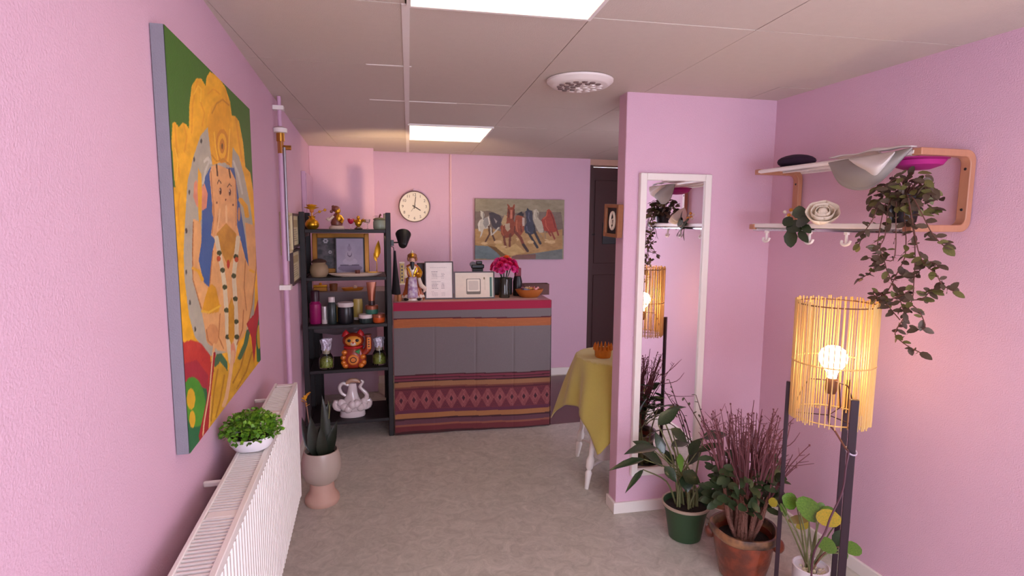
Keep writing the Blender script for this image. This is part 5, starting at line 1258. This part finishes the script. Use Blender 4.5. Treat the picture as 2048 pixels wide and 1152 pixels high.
# white pot with round leaves
RP = Vector((1.690, 1.719, 0))
t = thing('potted_plant', 'round-leaved green and yellow plant in a ribbed white pot under the floor lamp', 'potted plant', RP)
obj('pot', MB().lathe([(.001, 0), (.05, 0), (.056, .004), (.064, .06), (.067, .155), (.068, .158), (.064, .16), (.06, .15), (.001, .128)], 48, wob=lambda a, z: 1+.012*math.cos(24*a)*(1 if .01 < z < .15 else 0)), mat('white_ribbed_pot', (226, 218, 220), .4), t)
obj('soil', MB().lathe([(.001, .138), (.061, .132)], 24), M['soil'], t)
pebm = MB().ell((0, 0, 0), (.009, .007, .006), 8, 6).mesh('pebble', mat('cream_pebble', (206, 192, 160), .6))
for k in range(22):
    a = rs.uniform(0, 6.3); r = .05*math.sqrt(rs.random()); obj('pebble', pebm, None, t, (r*math.cos(a), r*math.sin(a), .139+rs.uniform(0, .006)), (rs.uniform(0, 3), rs.uniform(0, 3), 0))
M['leafround'] = mat('mid_green_round_leaf', (72, 112, 34), .4, col2=(96, 132, 44), vscale=14); M['leafyellow'] = mat('yellowing_leaf', (176, 150, 40), .45, col2=(140, 140, 44), vscale=14); M['leafbrown'] = mat('olive_brown_leaf', (116, 100, 50), .5)
RL = [((320, 300), (185, 215), 150, 'leafround', .02), ((320, 240), (640, 470), 190, 'leafround', -.03), ((560, 470), (850, 440), 165, 'leafyellow', -.05), ((620, 400), (800, 360), 110, 'leafround', .02),
      ((790, 790), (625, 770), 150, 'leafround', -.05), ((890, 830), (1100, 810), 135, 'leafround', -.02), ((830, 800), (845, 640), 130, 'leafdark', -.03), ((860, 880), (935, 955), 80, 'leafround', -.01),
      ((130, 280), (205, 460), 55, 'leafround', .04), ((470, 460), (255, 480), 80, 'leafbrown', .03), ((470, 520), (330, 560), 80, 'leafyellow', .05), ((830, 480), (985, 495), 50, 'leafyellow', .04), ((60, 220), (10, 320), 80, 'leafyellow', .06), ((905, 590), (925, 660), 30, 'leafbrown', .04), ((660, 330), (580, 290), 60, 'leafround', .05)]
for a, b, w, mk_, dy in RL:
    A = at(1540+a[0]/6, 960+a[1]/6, Y=RP.y+dy); B = at(1540+b[0]/6, 960+b[1]/6, Y=RP.y+dy*1.3); d = B-A
    leaf(t, 'round', M[mk_], A-RP, d, d.length*1.1, w/6*mpp(A)*1.3, (Vector(CAM)-A).normalized()*2+Vector((0, 0, .5))+rv(.15))
    r0 = Vector((rs.uniform(-.02, .02), rs.uniform(-.02, .02), .13)); Al = A-RP
    obj('stem', MB().tube([r0, r0.lerp(Al, .5)+Vector((rs.uniform(-.01, .01), 0, .03)), Al], [.0035, .003, .002], 6, smooth=4), M['stemgreen'] if mk_ != 'leafdark' else thm, t)

# ------------------------------------------------------------------ left: beige footed pot
BP = Vector((-.252, 3.045, 0))
t = thing('potted_plant', 'dark plant with a yellow bloom in a footed beige pot by the radiator', 'potted plant', BP)
obj('foot', MB().lathe([(.001, 0), (.084, 0), (.09, .012), (.09, .03), (.082, .044), (.066, .065), (.06, .115), (.001, .116)], 36), mat('peach_terracotta', (198, 160, 142), .6, var=.06), t)
obj('bowl', MB().lathe([(.001, .112), (.055, .112), (.084, .135), (.1, .18), (.102, .225), (.094, .27), (.088, .293), (.082, .293), (.088, .265), (.09, .24), (.001, .235)], 40), mat('beige_glazed_bowl', (184, 168, 154), .35, var=.04, coat=.2), t)
obj('soil', MB().lathe([(.001, .262), (.088, .258)], 24), M['soil'], t)
M['leafblack'] = mat('very_dark_green_leaf', (40, 48, 34), .4, col2=(30, 36, 26), vscale=20, coat=.2)
for x, y, dx, dy, dz, L, W in ((.02, 0, .05, -.1, 1, .33, .062), (-.02, -.02, -.10, -.2, 1, .24, .07), (.0, .02, .14, .1, 1, .28, .055), (-.035, .02, -.32, .1, .9, .22, .045), (.035, -.01, .22, -.1, 1, .20, .055), (.01, -.03, .0, -.3, 1, .19, .06), (-.03, .03, .25, .15, .9, .30, .04)):
    leaf(t, 'lance', M['leafblack'], (x, y, .25), (dx, dy, dz), L, W, up=(rs.uniform(-.5, .5), -1, .2))
sp_t = at(612, 802, Y=3.03)-BP
obj('flower_stem', MB().tube([(-.035, -.02, .25), (sp_t.x*.75, -.02, .40), sp_t], [.004, .003, .0025], 6, smooth=4), mat('pinkish_stem', (150, 110, 96), .6), t)
for k in range(7):
    a = k*.9; leaf(t, 'petal', M['goldpetal'], sp_t+Vector((0, 0, -.01*k+.03)), (math.cos(a), math.sin(a), .3), .028, .02, name='petal')
obj('dry_tip', MB().tube([(.045, 0, .46), (.05, 0, .52), (.042, 0, .56)], [.004, .003, .001], 5, smooth=3), M['stemgreen'], t)

# ------------------------------------------------------------------ floor lamp
LQ = .965; LC = Vector((1.747*LQ, 1.742*LQ, 0)); SR = .134
zt_ = at(1681, 601, Y=LC.y).z; zb_ = at(1660, 836, Y=LC.y).z
lp = thing('floor_lamp', 'tripod floor lamp with a lit bulb in a bamboo stick shade', 'floor lamp', LC)
M['poled'] = mat('dark_plum_stained_wood', (44, 22, 34), .45, var=.15, vscale=12, stretch=(4, 4, 1))
for (x, y), ww, ang in (((1.640, 1.845), .016, .75), ((1.700, 1.585), .026, .75), ((1.890, 1.800), .020, .75)):
    x, y = x*LQ, y*LQ; zz = at(1574, 763, Y=1.845*LQ).z
    o = obj('pole', MB().b6(-ww/2, ww/2, -.009, .009, 0, zz), M['poled'], lp, (x-LC.x, y-LC.y, 0), (0, 0, -ang), bevel=.002)
    d = Vector((x-LC.x, y-LC.y, 0)); dn = d.normalized()
    obj('bracket', MB().tube([dn*(SR-.004)+Vector((0, 0, zb_+.012)), d+Vector((0, 0, zb_+.012))], .004, 6), M['poled'], lp)
shd = obj('lamp_shade', MB().tube([(SR*math.cos(a), SR*math.sin(a), zt_-.012) for a in [2*PI*k/40 for k in range(41)]], .0025, 6), mat('dark_wire', (110, 70, 40), .5), lp, label='bamboo stick shade')
bam = mat('natural_bamboo', (220, 182, 112), .5, var=.15, vscale=30, stretch=(1, 1, .2))
stk = MB().lathe([(.0027, 0), (.0027, zt_-zb_), (.0001, zt_-zb_+.001)], 6).mesh('bamboo_stick', bam)
stk2 = MB().lathe([(.0019, 0), (.0019, zt_-zb_), (.0001, zt_-zb_+.001)], 6).mesh('bamboo_stick', bam)
ca_ = math.atan2(-LC.y, -LC.x)
for k in range(92):
    a = 2*PI*k/92+rs.uniform(-.018, .018); r = SR+.001
    fr_sec = abs(((a-ca_-.06)+PI) % (2*PI)-PI)
    if fr_sec < .5 and k % 2: continue
    obj('bamboo_stick', stk2 if fr_sec < .5 else stk, None, shd, (r*math.cos(a), r*math.sin(a), zb_+rs.uniform(-.006, .006)), (rs.uniform(-.006, .006), rs.uniform(-.006, .006), 0))
for z, r_ in ((zb_+.012, SR-.003), ((zt_+zb_)/2-.005, SR+.004), ((zt_+zb_)/2-.005, SR-.003)):
    obj('shade_ring', MB().tube([(r_*math.cos(a), r_*math.sin(a), z) for a in [2*PI*k/40 for k in range(41)]], .0022, 6), bam, shd)
zbulb = at(1667, 716, Y=LC.y).z
obj('bulb', MB().lathe([(.001, -.075), (.016, -.075), (.018, -.055), (.034, -.035), (.047, -.012), (.0485, .008), (.04, .03), (.022, .044), (.001, .048)], 28, c=(0, 0, zbulb)), M['bulb'], lp)
obj('socket', MB().lathe([(.001, -.135), (.017, -.135), (.02, -.12), (.02, -.085), (.017, -.076), (.001, -.076)], 18, c=(0, 0, zbulb)), mat('brown_socket', (84, 56, 44), .5), lp)
for k in range(3):
    a = 2*PI*k/3+.5
    obj('frame_rod', MB().tube([(.02*math.cos(a), .02*math.sin(a), zbulb-.085), (.075*math.cos(a), .075*math.sin(a), zbulb-.085), (.095*math.cos(a), .095*math.sin(a), zbulb-.12), (SR*math.cos(a)*.97, SR*math.sin(a)*.97, zb_+.012)], .0025, 6), M['poled'], lp)
    obj('frame_spoke', MB().tube([(0, 0, zb_+.012), (SR*math.cos(a)*.97, SR*math.sin(a)*.97, zb_+.012)], .002, 6), M['poled'], lp)
cpts = [LC+Vector((0, 0, zbulb-.13)), LC+Vector((0, 0, zb_-.01))]
for x, y, Y in ((1672, 865, 1.68), (1690, 895, 1.60), (1697, 905, 1.568), (1692, 935, 1.565), (1684, 985, 1.565), (1661, 1035, 1.57), (1650, 1065, 1.575), (1630, 1100, 1.585), (1624, 1130, 1.60), (1622, 1160, 1.605)): cpts.append(at(x, y, Y=Y*LQ))
q = cpts[-1].copy(); q.z = .006; cpts.append(q); cpts.append(q+Vector((.25, .02, 0)))
obj('cord', MB().tube([c-LC for c in cpts], .0035, 7, smooth=5), mat('plum_brown_cord', (84, 46, 58), .5), lp)
obj('cord_tie', MB().tube([(1.700*LQ-LC.x+.018*math.cos(a), 1.585*LQ-LC.y+.016*math.sin(a), at(1697, 905, Y=1.575*LQ).z+.01*math.sin(a)) for a in [2*PI*k/16 for k in range(17)]], .003, 6), mat('clear_cable_tie', (196, 180, 196), .3), lp)

# ------------------------------------------------------------------ coat rack on the right wall and its contents
RN, RF, RTZ, RLZ = 1.515, 2.31, 1.752, 1.495
rk = thing('coat_rack', 'wooden wall coat rack with white wire shelf and hooks on the right wall', 'coat rack', (RX, (RN+RF)/2, RLZ))
def loop_outline(off):
    x1, zt2, zb2 = RX-.006-off, RTZ-off+.012, RLZ+off-.012; rad = .04-off*.6
    xt, xl = RX-.25, RX-.265
    q = [(xt, zt2)]
    for k in range(7): a = PI/2*(1-k/6); q.append((x1-rad+rad*math.cos(a), zt2-rad+rad*math.sin(a)))
    for k in range(7): a = -PI/2*(k/6); q.append((x1-rad+rad*math.cos(a), zb2+rad+rad*math.sin(a)))
    q.append((xl, zb2)); return q
oa, ob = loop_outline(0), loop_outline(.024)
for y in (RN, RF):
    m = MB(); n = len(oa)
    for s in (-.018, .018): m.add([(x-RX, y+s-rk.location.y, z-RLZ) for x, z in oa+ob], [(i, i+1, n+i+1, n+i) for i in range(n-1)])
    N = 2*n
    fs = []
    for i in range(n-1): fs += [(i, i+1, N+i+1, N+i), (n+i, n+i+1, N+n+i+1, N+n+i)]
    fs += [(0, n, N+n, N), (n-1, 2*n-1, N+2*n-1, N+n-1)]
    m.f += fs
    obj('side_loop', m, M['wood'], rk, bevel=.003)
    for z in (1.56, 1.70): obj('screw', MB().lathe([(.005, 0), (.004, .002), (.0001, .003)], 10, c=(-.030, y-rk.location.y, z-RLZ), M=Matrix.Rotation(-PI/2, 3, 'Y')), M['blackp'], rk)
def RK(x, y, z): return (x-RX, y-rk.location.y, z-RLZ)
for x, r in ((1.806, .009), (1.93, .005), (2.035, .006)):
    obj('shelf_rail', MB().tube([RK(x, RN+.01, RTZ), RK(x, RF-.01, RTZ)], r, 10), M['white'], rk)
wm_ = MB().tube([(0, 0, 0), (.23, 0, 0)], .0022, 6).mesh('wire', M['white'])
k = RN+.03
while k < RF-.02: obj('wire', wm_, None, rk, RK(1.806, k, RTZ+.005)); k += .032
obj('hook_rail', MB().b6(-.012, .012, -.40, .40, -.004, .016), M['white'], rk, RK(1.80, (RN+RF)/2, RLZ), bevel=.003)
obj('hook_tube', MB().tube([RK(1.80, RN, RLZ-.012), RK(1.80, RF, RLZ-.012)], .008, 10), M['chrome'], rk)
obj('lower_rail', MB().tube([RK(1.875, RN, RLZ+.004), RK(1.875, RF, RLZ+.004)], .007, 10), M['white'], rk)
hm = MB().tube([(0, 0, 0), (0, 0, -.045)], .0055, 8)
hm.tube([(-.0, -.02, -.034), (-.004, -.017, -.046), (-.004, 0, -.052), (-.004, .017, -.046), (0, .02, -.034)], .0055, 8, smooth=3); hm.b6(-.006, .006, -.008, .008, -.012, .004)
hkm = hm.mesh('hook', M['white'])
for px in (1534, 1694, 1620): obj('hook', hkm, None, rk, RK(1.80, at(px, 460, X=1.80).y, RLZ-.016))
# contents: dark hat, pale sheet, magenta hat
y1 = at(1582, 345, X=1.92).y-.03
t = thing('felt_hat', 'dark plum soft hat at the far end of the coat rack', 'hat', (1.92, y1, RTZ+.009))
obj('crown', MB().ell((0, 0, .032), (.078, .085, .031), 22, 10, M=None), mat('dark_plum_felt', (44, 24, 46), .9, var=.25, bump=.6, bscale=25), t)
obj('brim', MB().lathe([(.001, .002), (.085, .002), (.096, .001), (.096, .006), (.085, .009), (.001, .009)], 26, sx=.85), bpy.data.materials['dark_plum_felt'], t)
t = thing('sun_hat', 'white and grey floppy hat hanging over the front of the coat rack', 'hat', (1.80, 1.86, RTZ))
def c8(p): return [(1480+a/2.503, 260+b/2.503) for a, b in p]
top = c8([(445, 165), (545, 146), (660, 128), (775, 108), (862, 88)]); bot = c8([(445, 168), (500, 270), (600, 302), (700, 262), (862, 92)])
def lerp_poly(P, u):
    x = u*(len(P)-1); i = min(len(P)-2, int(x)); f_ = x-i
    def cr(c):
        p0, p1, p2, p3 = P[max(0, i-1)][c], P[i][c], P[i+1][c], P[min(len(P)-1, i+2)][c]
        return .5*(2*p1+(p2-p0)*f_+(2*p0-5*p1+4*p2-p3)*f_*f_+(3*p1-p0-3*p2+p3)*f_**3)
    return cr(0), cr(1)
def flap(u, v):
    a = lerp_poly(top, u); b = lerp_poly(bot, u); x = a[0]+(b[0]-a[0])*v; y = a[1]+(b[1]-a[1])*v
    return at(x, y, X=1.790-.035*math.sin(PI*u)*math.sin(PI*min(1, v*1.1)))-t.location
obj('brim', MB().grid(flap, 30, 12), mat('grey_felt', (150, 144, 138), .8, var=.03), t, thick=.004)
top2 = c8([(545, 146), (620, 134), (700, 120), (775, 108)]); bot2 = c8([(548, 150), (620, 215), (682, 246), (772, 116)])
def flap2(u, v):
    a = lerp_poly(top2, u); b = lerp_poly(bot2, u); x = a[0]+(b[0]-a[0])*v; y = a[1]+(b[1]-a[1])*v
    return at(x, y, X=1.780-.042*math.sin(PI*(.2+u*.6))*math.sin(PI*min(1, v*1.05)))-t.location
obj('lining', MB().grid(flap2, 24, 12), mat('white_felt', (214, 206, 200), .8, var=.02), t, thick=.003)
ya, yb = at(*top[0], X=1.79).y, at(*top[-1], X=1.79).y
obj('crown', MB().grid(lambda u, v: (-.012+.225*v*(1-.9*min(1, max(0, u-.25)/.3)), (ya+(yb-ya)*u)-t.location.y, .017+.010*math.sin(PI*v)*math.sin(PI*u)+.004*math.sin(9*u)**2), 24, 12), bpy.data.materials['white_felt'], t, thick=.004)
y1 = at(1848, 325, X=1.93).y
t = thing('magenta_hat', 'magenta hat tucked under the near end of the coat rack shelf', 'hat', (1.925, y1+.02, RTZ-.0225))
obj('crown', MB().lathe([(.001, -.028), (.04, -.025), (.075, -.012), (.086, .004), (.08, .006), (.001, -.018)], 26), mat('magenta_felt', (176, 30, 120), .7, var=.05), t)
obj('brim', MB().lathe([(.076, .004), (.094, .010), (.094, .014), (.076, .009), (.076, .004)], 26, cap=False), bpy.data.materials['magenta_felt'], t)
# white rose spray on the rail
rp_ = Vector((1.80, at(1622, 440, X=1.80).y, RLZ+.017))
t = thing('rose_spray', 'artificial white rose with dark leaves lying on the hook rail', 'flower', rp_)
rc = at(1645, 427, X=1.805)-rp_
M['rosew'] = mat('ivory_rose_petal', (236, 222, 200), .6, var=.04)
def cup_petal(c, az, wid, r, top, flare, axis):
    M3 = Vector((0, 0, 1)).rotation_difference(Vector(axis).normalized()).to_matrix()
    def fn(u, v):
        th = .15+(top-.15)*v; a_ = az+(u-.5)*wid*(1-.25*v*v); rr = r*(1+flare*v*v*v)*(1+.03*math.sin(u*7+az))
        return Vector(c)+M3 @ Vector((rr*math.sin(th)*math.cos(a_), rr*math.sin(th)*math.sin(a_), -rr*math.cos(th)))
    return MB().grid(fn, 6, 6)
rax = (-.5, -.55, .75)
obj('rose_heart', MB().ell(rc, (.02, .02, .026), 12, 8), M['rosew'], t)
for ring, (nn, r_, tp, fl_) in enumerate(((3, .020, 2.5, .05), (4, .028, 2.25, .12), (5, .037, 2.0, .26), (6, .046, 1.8, .38))):
    for k in range(nn): obj('petal', cup_petal(rc, 2*PI*(k+.37*ring)/nn, 2*PI/nn*1.35, r_, tp, fl_, rax), M['rosew'], t, thick=.0015)
for a, b, w in (((1600, 438), (1597, 415), 24), ((1592, 445), (1612, 440), 24), ((1585, 450), (1568, 437), 20), ((1583, 458), (1580, 490), 24), ((1598, 462), (1612, 480), 14), ((1575, 448), (1596, 456), 26), ((1606, 450), (1618, 462), 14)):
    A = at(*a, X=1.782)-rp_; B = at(*b, X=1.775)-rp_; d = B-A; leaf(t, 'oval', M['leafdark'], A, d, d.length*1.15, w*.0022*1.1, Vector((-1, -.6, .4)))
orm = mat('orange_small_bloom', (220, 150, 50), .5)
for k, (x, y) in enumerate(((1570, 424), (1578, 430), (1585, 426), (1592, 432), (1574, 434), (1582, 420))):
    c = at(x, y, X=1.80)-rp_; obj('small_bloom', MB().ell(c, (.009, .009, .008), 8, 6), orm if k % 2 else M['rosew'], t)
obj('stem', MB().tube([rc, Vector((0, .03, .004)), at(1575, 450, X=1.80)-rp_], .003, 6), M['leafdark'], t)
# hanging plant
HP = Vector((1.845, at(1806, 432, X=1.845).y, RLZ+.0175))
t = thing('hanging_plant', 'trailing ivy-like plant in a black pot on the coat rack rail', 'potted plant', HP)
obj('pot', MB().lathe([(.001, 0), (.036, 0), (.04, .004), (.05, .085), (.054, .087), (.054, .1), (.047, .1), (.038, .01), (.001, .008)], 26), M['blackp'], t)
obj('soil', MB().lathe([(.001, .09), (.046, .088)], 18), M['soil'], t)
M['ivy'] = mat('dusky_ivy_leaf', (92, 76, 54), .55, col2=(70, 54, 46), vscale=20); M['ivy2'] = mat('olive_ivy_leaf', (110, 104, 50), .55, col2=(84, 84, 44), vscale=20); M['vine'] = mat('brown_vine', (104, 66, 56), .7)
rs = random.Random(9)
def ivyleaf(q, d=None, s=1.0):
    d = d or Vector((rs.uniform(-1, 1), rs.uniform(-1, 1), rs.uniform(-.7, .5)))
    L = rs.uniform(.028, .046)*s; leaf(t, 'oval', M['ivy2'] if rs.random() < .28 else M['ivy'], q, d, L, L*rs.uniform(.5, .68), up=(rs.uniform(-1, -.2), rs.uniform(-.8, .2), rs.uniform(.2, 1)))
for k in range(150):
    a = rs.uniform(0, 2*PI); ph = math.acos(rs.uniform(-.55, 1)); r = rs.uniform(.75, 1.1)
    ivyleaf(Vector((.085*r*math.sin(ph)*math.cos(a), .105*r*math.sin(ph)*math.sin(a), .085+.085*r*math.cos(ph))))
for k in range(14):
    a = 2*PI*k/14; e = Vector((.07*math.cos(a), .09*math.sin(a), rs.uniform(.1, .16))); obj('vine', MB().tube([(0, 0, .09), e*.5+Vector((0, 0, .08)), e], .0016, 5, smooth=3), M['vine'], t)
VN = [[(1806, 432), (1828, 470), (1830, 520), (1828, 560), (1824, 600), (1805, 640), (1790, 668), (1812, 690), (1840, 705)],
      [(1800, 435), (1770, 470), (1760, 495), (1768, 520), (1775, 545), (1790, 575), (1800, 600), (1808, 625)],
      [(1815, 432), (1836, 500), (1852, 530), (1872, 548), (1885, 570), (1908, 583)], [(1790, 440), (1755, 490), (1758, 525), (1740, 545), (1720, 558)],
      [(1790, 430), (1745, 440), (1728, 465), (1718, 490)], [(1822, 440), (1860, 460), (1875, 480), (1888, 492)], [(1810, 440), (1812, 500), (1795, 545), (1770, 590), (1752, 600)],
      [(1826, 560), (1840, 540), (1860, 525), (1875, 530)], [(1824, 610), (1840, 625), (1850, 655), (1832, 660)], [(1800, 640), (1775, 610), (1765, 590), (1755, 585)], [(1815, 445), (1790, 510), (1768, 520), (1735, 515)],
      [(1826, 575), (1805, 590), (1770, 600), (1748, 590)], [(1822, 600), (1845, 598), (1858, 585), (1868, 578)]]
for i, pts in enumerate(VN):
    xo = 1.768-.008*(i % 3)
    w3 = []
    for j, (x, y) in enumerate(pts):
        if j == 0 and y < 450:
            nx_ = at(*pts[1], X=xo)-HP
            w3 += [Vector((-.02, nx_.y*.15, .098)), Vector((xo-HP.x+.012, nx_.y*.6, .075))]
        else: w3.append(at(x, y, X=xo+.006*math.sin(j*1.3+i))-HP)
    obj('vine', MB().tube(w3, .0018, 5, smooth=4), M['vine'], t)
    for j in range(1, len(w3)):
        for s in range(5):
            q = w3[j-1].lerp(w3[j], (s+.5)/5)
            if j == 1 and s < 2: continue
            ivyleaf(q, None, .82)
    ivyleaf(w3[-1], w3[-1]-w3[-2])
